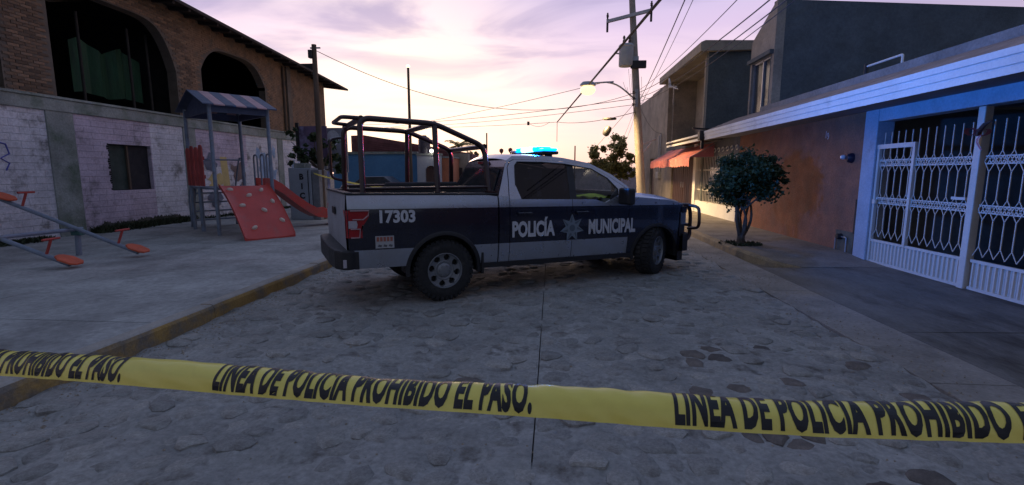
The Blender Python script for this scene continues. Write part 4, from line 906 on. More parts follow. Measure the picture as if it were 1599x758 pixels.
wb(MB().tube([(a.x-.05, 30, 0), (a.x-.05, 30, a.z)], [.11, .07], 10), 'mast', M_wood, lp, smooth=True); wb(MB().lathe([(0, -.12), (.1, -.08), (.12, 0), (.06, .06), (0, .07)], 10, Matrix.Translation((a.x-.05, 30, a.z+.1))), 'lamp_head', mat('warm_far_lamp', (1, .9, .6), .4, emit=(1, .82, .4, 3)), lp, smooth=True)
bl = atY(674, 236, 30.8)
blb = thing('porch_bulb', 'bright white bulb on a bracket above the small pale house', 'lamp', bl); wb(MB().lathe([(0, -.12), (.10, -.06), (.12, 0), (.08, .09), (0, .11)], 12, Matrix.Translation(bl)), 'bulb', mat('white_lit_bulb', (1, 1, .95), .4, emit=(1, .95, .85, 12)), blb, smooth=True); wb(MB().tube([bl+Vector((0, .05, 0)), (bl.x, 31.1, bl.z-.1), (bl.x, 31.15, 2.6)], .02, 6), 'bracket', M_metal, blb)
for i, (px, pt_, y, lab) in enumerate(((760, 208, 36, 'thin bare post rising behind the front of the cage'), (898, 228, 40, 'thin bare post rising right of the blue beacon'))):
    p = atY(px, pt_, y); tag(MB().tube([(p.x, y, 0), (p.x, y, p.z)], [.06, .05], 8).build('thin_post', M_wood), lab, 'post', 'thin posts far off')
for px, pt_, lab in ((783, 235, 'small dark lamp far off just above the cab roof, left one of two'), (797, 234, 'small reddish lamp far off just above the cab roof, right one of two')):
    p = atY(px, pt_, 50); q = thing('distant_lamp', lab, 'lamp', (p.x, 50, 0), 'small lamps above the cab'); wb(MB().tube([(p.x, 50, 0), (p.x, 50, p.z-.2)], .05, 6), 'mast', M_wood, q); wb(MB().lathe([(0, .3), (.2, .2), (.22, 0), (.1, -.2), (0, -.25)], 10, Matrix.Translation((p.x, 50, p.z-.1))), 'lamp_head', M_rtile, q)

# ------------------------------------------------------------------ concrete utility pole, lamp, transformer, cables
PYY = 21.0
up_ = thing('utility_pole', 'leaning concrete utility pole with steel crossarm on the right footpath', 'utility pole', (3.86, PYY, .12))
def pole_at(z): return Vector((3.83-(z)*.088+.0005*z*z, PYY, z))
wb(MB().tube([pole_at(z) for z in (.1, 2, 4, 6, 8, 10.2)], [.19, .175, .155, .14, .125, .10], 12), 'shaft', M_pole, up_, smooth=True)
ca = atY(948, 34, 21.4); cb = atY(1018, 16, 20.4)
arm = wb(MB().beam(ca, cb, .10, .12), 'crossarm', M_metal, up_)
for q, o in ((ca, .04), (cb, -.04)):
    q = q.lerp((ca+cb)/2, .02); wb(MB().tube([q+UP*.10, q-UP*.42], .045, 8), 'insulator', M_plastic, up_, smooth=True); wb(MB().lathe([(0, .34), (.035, .33), (.03, .26), (.06, .25), (.03, .2), (.06, .19), (.03, .13), (.04, .05), (0, .05)], 10, Matrix.Translation(q)), 'insulator', M_plastic, up_, smooth=True)
pm = pole_at(5.15)
wb(MB().box(pm.x-.06, pm.x+.06, pm.y-.24, pm.y-.16, 4.3, 5.0), 'cable_rack', M_metal, up_)
for i in range(3): wb(MB().lathe([(0, .05), (.05, .05), (.05, .02), (.03, .0), (.05, -.02), (.05, -.05), (0, -.05)], 10, Matrix.Translation((pm.x-.12, pm.y-.22, 4.4+i*.24))), 'spool', M_bark, up_, smooth=True)
wb(MB().box(pm.x-.28, pm.x+.34, pm.y-.28, pm.y-.15, 5.82, 6.12), 'fuse_box', M_plastic, up_, bevel=.02)
tr = thing('transformer', 'grey pole-mounted transformer can hung below the crossarm', 'transformer', pole_at(6.2)+Vector((-.42, -.1, 0)))
tp = Vector((pole_at(6.3).x-.36, PYY-.12, 5.92)); wb(MB().lathe([(0, 0), (.27, .0), (.29, .03), (.29, .74), (.31, .76), (.31, .80), (.25, .86), (0, .90)], 20, Matrix.Translation(tp)), 'tank', mat('light_grey_tank', (.36, .38, .40), .6, .1, 4), tr, smooth=True)
for dx in (-.1, .12): wb(MB().lathe([(0, .34), (.03, .33), (.06, .24), (.03, .2), (.06, .12), (.04, 0), (0, 0)], 10, Matrix.Translation(tp+Vector((dx, 0, .86)))), 'bushing', M_bark, tr, smooth=True)
wb(MB().box(tp.x+.2, tp.x+.5, tp.y-.05, tp.y+.05, 6.1, 6.3), 'hanger', M_metal, tr); wb(MB().tube([tp+Vector((-.29, 0, .5)), tp+Vector((-.42, 0, .52))], .03, 8), 'valve', M_metal, tr)
sl = thing('street_lamp', 'lit sodium street lamp on a curved arm from the concrete pole', 'street lamp', pole_at(4.65))
lpnt = atY(918, 134, 20.6); am = [pole_at(4.55)+Vector((0, -.1, 0)), atY(960, 128, 20.8), atY(940, 129, 20.65), lpnt+Vector((.32, 0, .10))]
wb(MB().tube(rounded(am, .5), .032, 8), 'arm', M_metal, sl, smooth=True)
wb(MB().lathe([(0, .17), (.16, .15), (.23, .06), (.24, 0), (.22, -.01)], 18, Matrix.Translation(lpnt) @ Matrix.Diagonal((1.35, .9, 1, 1))), 'lamp_housing', M_metal, sl, smooth=True)
wb(MB().lathe([(.20, .0), (.29, -.06), (.34, -.18), (.31, -.30), (.19, -.42), (0, -.46)], 20, Matrix.Translation(lpnt+Vector((0, 0, -.012))) @ Matrix.Diagonal((.92, .85, .8, 1))), 'lamp_bowl', M_lampglow, sl, smooth=True)
ld = bpy.data.lights.new('lamp_light', 'SPOT'); ld.energy = 3600; ld.color = (1, .66, .30); ld.spot_size = R(150); ld.spot_blend = .6; ld.shadow_soft_size = .45
lo = bpy.data.objects.new('lamp_light', ld); COL.objects.link(lo); lo.location = lpnt+Vector((0, 0, -.62)); lo.parent = sl; lo.matrix_parent_inverse = wmat(sl).inverted()
def cable(label, a, b, sag=.2, r=.014, n=14, group='overhead cables', cat='cable', name='cable'):
    a, b = Vector(a), Vector(b); p = [a.lerp(b, i/n)-UP*sag*4*(i/n)*(1-i/n) for i in range(n+1)]
    return tag(MB().tube(p, r*(.62 if r < .035 else .9), 5).build(name, M_black, smooth=True), label, cat, group)
rk = [Vector((pm.x-.02, pm.y-.26, 4.4+i*.24)) for i in range(3)]
jn = atY(870, 191, 34); dg0 = atY(1034, -4, 11)
cable('thick cable slanting from top centre down past the street lamp', dg0+(dg0-jn).normalized()*8, jn, .0, .040)
cable('straight cable climbing steeply from the pole to the top edge', pole_at(4.6)+Vector((.12, -.1, 0)), atY(1073, -8, 9), .05, .018)
cable('thin cable beside the steep one right of the pole', pole_at(4.4)+Vector((.12, -.1, 0)), atY(1086, -8, 9), .1, .010)
for i, (px, py, y, r_, lab) in enumerate(((1142, 0, 9, .012, 'topmost cable of the bundle running up right above the balcony house'), (1186, 0, 8.5, .018, 'second cable of the bundle running up right above the balcony house'), (1206, 0, 8, .016, 'third cable of the bundle running up right above the balcony house'), (1216, 0, 8, .012, 'lowest thin cable of the bundle running up right above the balcony house'))):
    e = atY(px, py, y); s0 = pole_at((5.0, 4.9, 4.7, 4.55)[i])+Vector((.12, -.15, 0)); cable(lab, s0, e+(e-s0)*.25, .16+.05*i, r_)
cable('cable dipping from the pole to the balcony house roof', pole_at(4.9)+Vector((.1, 0, 0)), (FX-.3, 24.6, 6.05), .5, .012); cable('cable from the pole to the beige house conduit', pole_at(4.4)+Vector((.1, 0, 0)), (FX-.06, 26.7, 3.7), .3, .012)
far = atY(545, 96, 26)
cable('long sagging cable crossing the sky from the wooden pole to the concrete pole', Vector((p1.x, 15.3, p1.z-.15)), rk[2], 1.2, .016, 24)
cable('second long cable crossing the sky just under the street lamp', atY(560, 205, 40), lpnt+Vector((.5, .1, .1)), .25, .018, 20)
cable('third long cable crossing the sky above the cab', atY(540, 195, 38), rk[1], .3, .020, 20); cable('fourth long cable crossing the sky above the cab', atY(560, 200, 38), rk[0], .25, .016, 20)
cable('short horizontal cable left of the joint above the blue beacon', jn, atY(560, 200, 40), .15, .022, 16); cable('short cable joining the dangling wire above the beacon to the pole', jn, rk[0]-UP*.3, .2, .022)
cable('loose wire end hanging straight down above the blue beacon', jn, jn-UP*1.3, 0, .03)
cable('splice hanging in a loop left of the joint above the beacon', atY(826, 193, 34.3), atY(858, 191, 34.1), .25, .018, group='overhead cables')
tag(MB().box(-.08, .08, -.08, .08, -.12, .12).build('cable_clamp', M_plastic), 'small dark clamp on the horizontal cable above the beacon', 'clamp').location = atY(825, 193, 34.3)
for k, (dx, z0) in enumerate(((-.3, 5.8), (-.22, 5.6), (.2, 5.5))):
    cable(('curly drop wire below the left of the transformer', 'second curly drop wire below the transformer', 'curly drop wire right of the pole below the fuse box')[k], pole_at(z0)+Vector((dx, -.2, 0)), pole_at(4.8-.1*k)+Vector((dx*.9, -.2, 0)), .0, .010)
    cable(('hooked drop wire left of the lamp arm', 'drop wire loop beside the pole', 'drop wire loop right of the pole')[k], pole_at(5.3-.2*k)+Vector((dx*1.8, -.2, 0)), pole_at(4.9-.2*k)+Vector((dx*.5, -.2, 0)), .22, .010)
sp1 = atY(952, 186, 21); sp2 = atY(948, 205, 21); sp3 = atY(938, 216, 21)
cable('slanting wire from the pole through the dark cable reel and splice', rk[0]+Vector((-.1, 0, 0)), sp3-Vector((.3, 0, .5)), .0, .014)
tag(MB().lathe([(0, .04), (.28, .03), (.28, -.03), (0, -.04)], 16).build('cable_coil', M_black, smooth=True), 'flat dark coil of cable hanging on the slanting wire', 'cable coil').location = sp1
o = tag(MB().lathe([(0, .22), (.10, .2), (.15, .1), (.15, -.12), (.10, -.2), (0, -.22)], 14).build('splice_case', M_plastic, smooth=True), 'black splice case hanging on the slanting wire above the tree', 'splice case'); o.location = sp2; o.rotation_euler = (0, .5, 0)
for k, (px, py) in enumerate(((975, 225), (962, 240), (992, 228))): cable(('drop wire hanging from the pole over the tree crown', 'drop wire slanting from the pole to the tree crown', 'drop wire close beside the pole')[k], rk[k % 2]-UP*.3, atY(px, py, 22), .1, .009)
stb = thing('pole_bracket', 'small steel bracket arms on the concrete pole facing the beige house', 'bracket', pole_at(2.9))
wb(MB().beam(pole_at(2.75), pole_at(3.05)+Vector((.75, .2, 0)), .05, .05).beam(pole_at(2.3), pole_at(2.9)+Vector((.55, .2, 0)), .04, .04), 'arm', M_metal, stb)
# second strand of tape in the distance
tp2 = MB(); a, b = atY(480, 268, 15.2), atY(640, 297, 12.6); rows = []
for i in range(25):
    t_ = i/24; p = a.lerp(b, t_)-UP*.10*4*t_*(1-t_); rows.append([p+UP*.022, p-UP*.022+Vector((.0, .02*math.sin(i), 0))])
tag(tp2.grid(rows).build('caution_tape', M_tape), 'thin far strand of yellow tape stretched behind the truck bed', 'caution tape')

# ------------------------------------------------------------------ police pick-up
TH = R(31.3); TS = .97
tk = thing('police_truck', 'silver and navy crew-cab police pick-up parked across the cobbled street', 'pick-up truck', (-1.85, 6.89, .004), rz=TH); tk.scale = (TS,)*3
RK = .018
def rake(m):
    m.v = [(x, y, z-RK*x) for x, y, z in m.v]; return m
def tb(m, name, mats, parent=tk, smooth=True, rk=True, **k): return (rake(m) if rk else m).build(name, mats, parent, smooth=smooth, **k)
def lin(x, tab):
    for (a, va), (b, vb) in zip(tab, tab[1:]):
        if x <= b: return va+(vb-va)*max(0, (x-a)/(b-a))
    return tab[-1][1]
YP = [(.40, .925), (.55, .955), (.735, .978), (.95, .988), (1.24, .986), (1.30, .978), (1.41, .955)]
XP = [(-1.25, .985), (-1.0, 1.0), (3.6, 1.0), (4.0, .985), (4.25, .955), (4.45, .90)]
def sy(x, z): return lin(z, YP)*lin(x, XP)
AR, AZ, WB_ = .475, .415, 3.68
def zlow(x):
    b = .455 if x > .3 else .50
    for c in (0, WB_):
        if abs(x-c) < AR: b = max(b, AZ+math.sqrt(AR*AR-(x-c)**2))
    return b
NB, NT = .735, 1.24
def ztop(x):
    if x < .775: return 1.41
    if x < .955: return 1.39
    if x < 3.075: return lin(x, [(.9, 1.350), (2.42, 1.338), (2.60, 1.285), (3.1, 1.30)])
    return lin(x, [(3.07, 1.37), (3.3, 1.365), (3.9, 1.32), (4.25, 1.255), (4.5, 1.2)])
def xs(x0, x1):
    s = [x0, x1]+[x0+(x1-x0)*i/10 for i in range(1, 10)]
    for c in (0, WB_): s += [c+AR*math.cos(PI*i/16) for i in range(17) if x0 < c+AR*math.cos(PI*i/16) < x1]+[c+e for e in (-AR-.001, AR+.001) if x0 < c+e < x1]
    return sorted(set(round(v, 4) for v in s))
LV = [.40, .50, .58, .66, NB, .84, .95, 1.05, 1.15, NT, 1.28, 1.32]
def side(x0, x1, black=False):
    m = MB(); cols = []
    for x in xs(x0, x1):
        b, t = zlow(x), ztop(x); cols.append([(x, -sy(x, z), z) for z in [min(max(l, b), t) for l in LV]+[t]])
    k = len(LV)+1; o = 0; m.v = [p for c in cols for p in c]
    for i in range(len(cols)-1):
        for j in range(k-1):
            a, b, c, d = i*k+j, (i+1)*k+j, (i+1)*k+j+1, i*k+j+1
            if m.v[d][2]-m.v[a][2] < 1e-5 and m.v[c][2]-m.v[b][2] < 1e-5: continue
            mid = LV[j]+.001; navy = NB-.001 <= LV[j] < NT-.001
            if black and mid < NB: navy = True
            m.f.append((a, b, c, d)); m.m.append(1 if navy else 0)
    # inward return flange along the lower edge and the ends
    for i in range(len(cols)-1):
        p, q = cols[i][0], cols[i+1][0]; m.add([p, q, (q[0], q[1]+.10, q[2]+.004), (p[0], p[1]+.10, p[2]+.004)], [(0, 3, 2, 1)], 1)
    for c, fl in ((cols[0], 0), (cols[-1], 1)):
        for j in range(k-1):
            p, q = c[j], c[j+1]
            if q[2]-p[2] > 1e-5: f = (0, 1, 2, 3); m.add([p, q, (q[0], q[1]+.04, q[2]), (p[0], p[1]+.04, p[2])], [f if fl else f[::-1]], 1 if NB <= p[2] < NT else 0)
    return m
PM = [M_silver, M_navy]
segs = [('bed_side', -1.215, .775, 0), ('cab_corner', .795, .952, 0), ('rear_door', .962, 1.995, 0), ('front_door', 2.005, 3.062, 0), ('fender', 3.072, 4.27, 1)]
panels = {}
for nm, a, b, bl_ in segs:
    m = side(a, b, bl_); panels[nm] = tb(MB().add(m.v, m.f) if 0 else m, nm, PM); m2 = side(a, b, bl_).mirror_y(); panels[nm+'L'] = tb(m2, nm, PM)
# arch lips and liners
for c in (0, WB_):
    for s in (1, -1):
        m = MB(); rows = []
        for i in range(25):
            t = -.12+(PI+.24)*i/24; x, z = c+math.cos(t), AZ+math.sin(t)
            row = []
            for r_, dy in ((AR+.05, .002), (AR+.04, .010), (AR-.004, .013), (AR-.012, -.02)):
                px, pz = c+r_*math.cos(t), AZ+r_*math.sin(t); row.append((px, -s*(sy(px, max(.5, pz))+dy), pz))
            rows.append(row)
        tb(m.grid(rows, flip=(s < 0)), 'arch_lip', M_plastic)
        m = MB(); rows = [[(c+(AR+.01)*math.cos(-.1+(PI+.2)*i/20), -s*y_, AZ+(AR+.01)*math.sin(-.1+(PI+.2)*i/20)) for y_ in (.955, .55)] for i in range(21)]
        m.grid(rows); m.poly([r[1] for r in rows]); tb(m, 'wheel_arch_liner', M_plastic, smooth=False)
# glasshouse
S_ = [(.962, 1.345), (1.00, 1.60), (1.02, 1.79), (1.07, 1.87), (1.14, 1.905), (1.60, 1.912), (1.98, 1.897), (2.49, 1.832), (2.80, 1.675), (3.03, 1.535), (3.09, 1.43), (3.062, 1.30)]
W_ = [(1.15, 1.352), (1.095, 1.54), (1.115, 1.68), (1.14, 1.82), (1.19, 1.872), (1.60, 1.878), (2.00, 1.862), (2.47, 1.80), (2.74, 1.66), (2.90, 1.49), (2.88, 1.40), (2.62, 1.285)]
C_ = [(.80, 1.39), (.90, 1.62), (.975, 1.80), (1.02, 1.89), (1.12, 1.955), (1.6, 1.972), (2.0, 1.955), (2.45, 1.89), (2.85, 1.715), (3.10, 1.545), (3.19, 1.44), (3.17, 1.36)]
def gy(z): return .962-.42*max(0, z-1.345)
def gp(p, s=-1, off=0): return (p[0], s*(gy(p[1])+off), p[1])
def ring(a, b, s, off=0):
    m = MB()
    for i in range(len(a)-1): q = [gp(a[i], s, off), gp(a[i+1], s, off), gp(b[i+1], s, off), gp(b[i], s, off)]; m.poly(q if s > 0 else q[::-1])
    return m
def inset(pl, d):
    c = (sum(p[0] for p in pl)/len(pl), 1.6); return [(p[0]+(p[0]-c[0])*d, p[1]+(p[1]-c[1])*d) for p in pl]
for s in (-1, 1):
    cab = ring(C_, inset(S_, .012), s); i0, i1 = 5, 6
    # return edge into the seam
    So = inset(S_, .012)
    for i in range(len(So)-1): q = [gp(So[i], s), gp(So[i+1], s), gp(So[i+1], s, -.03), gp(So[i], s, -.03)]; cab.poly(q)
    tb(cab, 'cab_frame', M_silver, smooth=False)
    f = ring(S_, W_, s, .002)
    for i in range(len(W_)-1): f.poly([gp(W_[i], s, .002), gp(W_[i+1], s, .002), gp(W_[i+1], s, -.025), gp(W_[i], s, -.025)])
    tb(f, 'door_frame', M_silver, panels['front_door' if s < 0 else 'front_doorL'], smooth=False)
    # black pillar trim, panes, rubber
    bp = [(1.975, 1.338), (2.095, 1.338), (2.15, 1.855), (2.035, 1.861)]
    tb(MB().prism([gp(p, s, -.012) for p in bp], (0, -s*.05, 0)), 'pillar', M_plastic, smooth=False)
    rp = [(1.975, 1.339), (1.15, 1.352)]+W_[1:6]+[(2.035, 1.861)]; fp_ = [(2.095, 1.338), (2.15, 1.855)]+W_[7:]+[(2.42, 1.338)]
    q = panels['rear_door' if s < 0 else 'rear_doorL']; tb(MB().poly([gp(p, s, -.014) for p in rp]), 'window_pane', G_tint, q, smooth=False)
    q = panels['front_door' if s < 0 else 'front_doorL']; tb(MB().poly([gp(p, s, -.014) for p in fp_]), 'window_pane', G_clear, q, smooth=False)
    qt = [(2.70, 1.30), (2.88, 1.40), (2.90, 1.49), (2.76, 1.40)]; tb(MB().prism([gp(p, s, -.004) for p in qt], (0, -s*.02, 0)), 'sail_panel', M_plastic, q, smooth=False)
    wl_ = W_+[W_[0]]; tb(MB().tube([gp(p, s, .0) for p in W_[1:11]], .009, 5), 'window_seal', M_plastic, q)
    for nm, x in (('rear_door', 1.18), ('front_door', 2.16)):
        q = panels[nm if s < 0 else nm+'L']; tb(MB().box(x-.11, x+.11, s*1.022-.014, s*1.022+.014, 1.135, 1.165).box(x-.10, x-.07, s*1.0-.02, s*1.0+.02, 1.13, 1.17).box(x+.07, x+.10, s*1.0-.02, s*1.0+.02, 1.13, 1.17), 'handle', M_navy, q, bevel=.008)
# roof and windscreen
T9 = [-1, -.8, -.5, -.2, 0, .2, .5, .8, 1]
rows = [[(C_[i][0]-(.10*(1-t*t) if i == 2 else 0)*0, t*gy(C_[i][1]), C_[i][1]+.045*(1-abs(t)**2.4)) for t in T9] for i in (3, 4, 5, 6, 7)]
tb(MB().grid(rows, flip=True), 'roof', M_silver)
rows = [[(C_[i][0]+.10*(1-t*t), t*(gy(C_[i][1])-.01), C_[i][1]+.02*(1-t*t)-.004) for t in T9] for i in (7, 8, 9, 10)]
tb(MB().grid(rows, flip=True), 'windscreen', G_shield)
bw2 = MB(); bk = [(.80, 1.39, .93), (.90, 1.62, .83), (.975, 1.80, .755), (1.02, 1.895, .73)]
rows = [[(x, t*w, z) for t in (-1, -.86, 0, .86, 1)] for x, z, w in bk]; bw2.grid(rows, flip=False); bw2.poly([(.80, -.93, .8), (.80, .93, .8), (.80, .93, 1.39), (.80, -.93, 1.39)])
tb(bw2, 'cab_rear_panel', M_navy, smooth=False)  # navy here stands in for a dark reflection on the panel
tb(MB().prism([(.80, -.74, 1.40), (.80, .74, 1.40), (.955, .66, 1.78), (.955, -.66, 1.78)], (-.012, 0, 0)), 'rear_window', M_winglass, smooth=False)
tb(MB().box(.96, 1.03, -.16, .16, 1.85, 1.885), 'brake_lamp', M_taillens, smooth=False)
# bonnet
hx = [(3.09, 1.372), (3.3, 1.365), (3.6, 1.345), (3.9, 1.318), (4.15, 1.275), (4.33, 1.215), (4.44, 1.13)]
rows = []
for x, z in hx:
    e = 1 if x < 4.2 else max(.55, 1-(x-4.2)*1.1); rows.append([(x+(.14*(1-t*t) if x > 4.2 else 0), t*sy(x, z)*.985, z+(.0 if abs(t) == 1 else (.035 if abs(t) > .7 else .075)*e)) for t in (-1, -.94, -.72, -.66, -.3, 0, .3, .66, .72, .94, 1)])
m = MB().grid(rows, flip=True); k = len(rows[0])-1; m.m = [1 if 3 <= (i % k) <= 6 else 0 for i in range(len(m.f))]
tb(m, 'bonnet', PM); tb(MB().box(3.0, 3.30, -.72, .72, 1.40, 1.43), 'cowl', M_plastic, smooth=False)
# nose, lamps, bumper
pl = [(4.20, -.955), (4.36, -.915), (4.48, -.80), (4.56, -.55), (4.60, 0), (4.56, .55), (4.48, .80), (4.36, .915), (4.20, .955)]
def plan(z0, z1, d, name, m_, **k):
    q = MB(); a = [(x+d, y*(1+d*.3), z0) for x, y in pl]; b = [(x+d, y*(1+d*.3), z1) for x, y in pl]; q.grid([a, b], flip=True); q.poly(a[::-1]); q.poly(b); return tb(q, name, m_, smooth=False, **k)
plan(.70, 1.10, 0, 'grille', M_plastic); plan(.44, .735, .07, 'front_bumper', M_plastic, bevel=.02); plan(.27, .43, -.02, 'air_dam', M_plastic)
for s in (-1, 1):
    q = MB(); a = [(4.21, .962), (4.37, .922), (4.49, .806), (4.535, .66)]
    rows = [[(x+.004, s*y, z) for x, y in a] for z in (.90, 1.0, 1.11)]; tb(q.grid(rows, flip=(s > 0)), 'headlight', M_headl, smooth=False)
    tb(MB().box(4.24, 4.35, s*.90-.06, s*.90+.06, 1.10, 1.20), 'fender_tip', M_navy, smooth=False)
    for j in range(4): pass
for j in range(4): tb(MB().beam((4.605-.0*j, -.62, .80+j*.085), (4.605, .62, .80+j*.085), .03, .03), 'grille_bar', M_metal, smooth=False)
# bull bar
bb_ = MB()
for s in (-1, 1):
    bb_.tube(rounded([(4.45, s*.62, 1.12), (4.74, s*.62, 1.13), (4.80, s*.62, .98), (4.80, s*.62, .52), (4.60, s*.62, .45)], .09), .034, 10)
    bb_.tube(rounded([(4.70, s*.58, 1.12), (4.80, s*.80, 1.10), (4.70, s*.92, .95), (4.70, s*.92, .74), (4.74, s*.64, .70)], .09), .028, 10)
for z in (1.12, .76): bb_.tube([(4.77, -.62, z), (4.80, 0, z), (4.77, .62, z)], .03, 10)
bbr = bb_.build('bull_bar', M_tube, tk, smooth=True)
# bed: rails, inner walls, floor, tailgate
bed = MB()
for s in (-1, 1):
    bed.box(-1.20, .775, s*.80-.01, s*.80+.01, .86, 1.41)
bed.box(-1.2, .775, -.8, .8, .84, .86); bed.box(.755, .775, -.93, .93, .84, 1.41); tb(bed, 'bed_liner', M_plastic, smooth=False)
for s in (-1, 1): tb(MB().box(-1.215, .775, s*.88-.085, s*.88+.078, 1.406, 1.434), 'bed_rail_cap', M_plastic, smooth=False, bevel=.01)
tg = MB(); rows = [[(-1.222-.02*math.sin((z-.62)/.8*PI), y, z) for y in (-.93, -.9, 0, .9, .93)] for z in (.60, .72, .9, 1.1, 1.3, 1.40, 1.425)]
tg.grid(rows); tg.box(-1.20, -1.16, -.93, .93, .6, 1.42); t_g = tb(tg, 'tailgate', mat('dull_silver_paint', (.33, .34, .37), .6, .1, 3, 0, metal=.2, col2=(.22, .21, .21), c2lo=.5, c2hi=.75, c2scale=2), smooth=False); tb(MB().box(-1.262, -1.25, -.14, .14, 1.12, 1.22), 'handle', M_plastic, t_g, smooth=False, bevel=.01)  # rougher, greyer silver to hold down the pink reflection
tb(MB().box(-1.24, -1.14, -.93, .93, 1.415, 1.44), 'tailgate_cap', M_plastic, t_g, smooth=False, bevel=.01)
for s in (-1, 1):
    q = MB(); rows = []
    for z in (.89, .95, 1.05, 1.15, 1.225): rows.append([(-1.236, s*.80, z), (-1.240, s*.90, z), (-1.225, s*.968, z), (-1.18, s*(sy(-1.15, z)+.006), z), (-1.05, s*(sy(-1.05, z)+.007), z), (-.965 if z > 1.12 else (-1.03 if z > .99 else -1.075), s*(sy(-1.0, z)+.006), z)])
    tl = tb(q.grid(rows, flip=(s > 0)), 'tail_light', M_taillens)
    yy = s*(sy(-1.05, 1.05)+.012)
    for pts_ in ([(-1.185, 1.222), (-.965, 1.222), (-.975, 1.165), (-1.035, 1.115), (-1.16, 1.115)], [(-1.185, 1.0), (-1.075, 1.0), (-1.085, .895), (-1.185, .895)]):
        tb(MB().tube([(x, yy, z) for x, z in pts_], .008, 5), 'lens_trim', M_lensline, tl)
    tb(MB().prism([(-1.21, yy*.995, 1.01), (-1.115, yy, 1.01), (-1.105, yy, 1.055), (-1.115, yy, 1.10), (-1.21, yy*.995, 1.10)], (0, s*.006, 0)), 'reverse_lens', M_whitelens, tl, smooth=False)
q = MB(); a = [(-1.20, -1.0), (-1.30, -.97), (-1.37, -.85), (-1.40, -.5), (-1.40, .5), (-1.37, .85), (-1.30, .97), (-1.20, 1.0), (-1.12, .96), (-1.12, -.96)]
q.prism([(x, y, .50) for x, y in a], (0, 0, .24)); rb = tb(q, 'rear_bumper', M_plastic, smooth=False, bevel=.025); tb(MB().box(-1.29, -1.25, -.988, -.980, .53, .63), 'reflector', M_whitelens, rb, smooth=False)
tb(MB().box(-1.15, -1.1, -.97, .97, .5, .72), 'rear_valance', M_plastic, smooth=False)
# chassis
ch = MB(); ch.box(-1.1, 4.2, -.5, .5, .42, .62); ch.box(.52, 3.16, -.93, .93, .46, .98); ch.box(3.1, 4.2, -.88, .88, .92, 1.2); ch.box(-1.1, -.52, -.9, .9, .6, .88); ch.box(-.5, .5, -.8, .8, .80, .9); tb(ch, 'chassis', M_plastic, smooth=False)
ax = MB()
for c in (0, WB_): ax.tube([(c, -.8, .40), (c, .8, .40)], .06, 10); ax.lathe([(0, .14), (.12, .1), (.15, 0), (.12, -.1), (0, -.14)], 12, Matrix.Translation((c, 0, .40)))
tb(ax, 'axle', M_plastic, rk=False); tb(MB().box(.52, 3.16, -.955, -.93, .40, .47).box(.52, 3.16, .93, .955, .40, .47), 'sill', M_plastic, smooth=False)
tb(MB().box(.53, .56, -.97, -.62, .33, .62).box(.53, .56, .62, .97, .33, .62), 'mud_flap', M_plastic, smooth=False)
# cab interior
def seat(x, y0, y1, nm='seat'):
    m = MB(); m.box(x-.05, x+.48, y0, y1, .90, 1.08); m.prism([(x-.02, y0, 1.05), (x+.12, y0, 1.05), (x-.04, y0, 1.62), (x-.14, y0, 1.62)], (0, y1-y0, 0))
    yc = [(y0+y1)/2] if y1-y0 < .8 else [y0+.22, y1-.22]
    for y in yc: m.box(x-.16, x-.06, y-.13, y+.13, 1.64, 1.80)
    tb(m, nm, M_seat, smooth=False, bevel=.03)
seat(2.02, .16, .66); seat(2.02, -.66, -.16); seat(1.12, -.66, .66)
tb(MB().prism([(2.78, -.86, 1.0), (2.74, -.86, 1.26), (2.86, -.86, 1.34), (3.2, -.86, 1.32), (3.2, -.86, 1.0)], (0, 1.72, 0)), 'dashboard', M_plastic, smooth=False, bevel=.02)
M = Matrix.Translation((2.58, .40, 1.30)) @ Matrix.Rotation(R(-65), 4, 'Y'); sw = MB(); sw.tube([M @ Vector((.19*math.cos(a*PI/10), .19*math.sin(a*PI/10), 0)) for a in range(21)], .018, 8); sw.tube([M @ Vector((-.18, 0, 0)), M @ Vector((.18, 0, 0))], .02, 6); sw.tube([(2.58, .4, 1.3), (2.8, .4, 1.2)], .03, 8); tb(sw, 'steering_wheel', M_plastic)
# mirrors
for s in (-1, 1):
    m = MB().box(2.80, 2.94, s*1.16-.13, s*1.16+.13, 1.26, 1.52); tb(m, 'mirror', M_plastic, smooth=False, bevel=.035); tb(MB().beam((2.93, s*.92, 1.33), (2.88, s*1.08, 1.36), .07, .09), 'mirror_arm', M_plastic, smooth=False)
tb(MB().tube([(3.22, -.90, 1.36), (3.25, -.90, 1.40)], .012, 6).tube([(3.15, -.88, 1.36), (3.15, -.90, 1.45)], .012, 6), 'aerial_base', M_plastic)
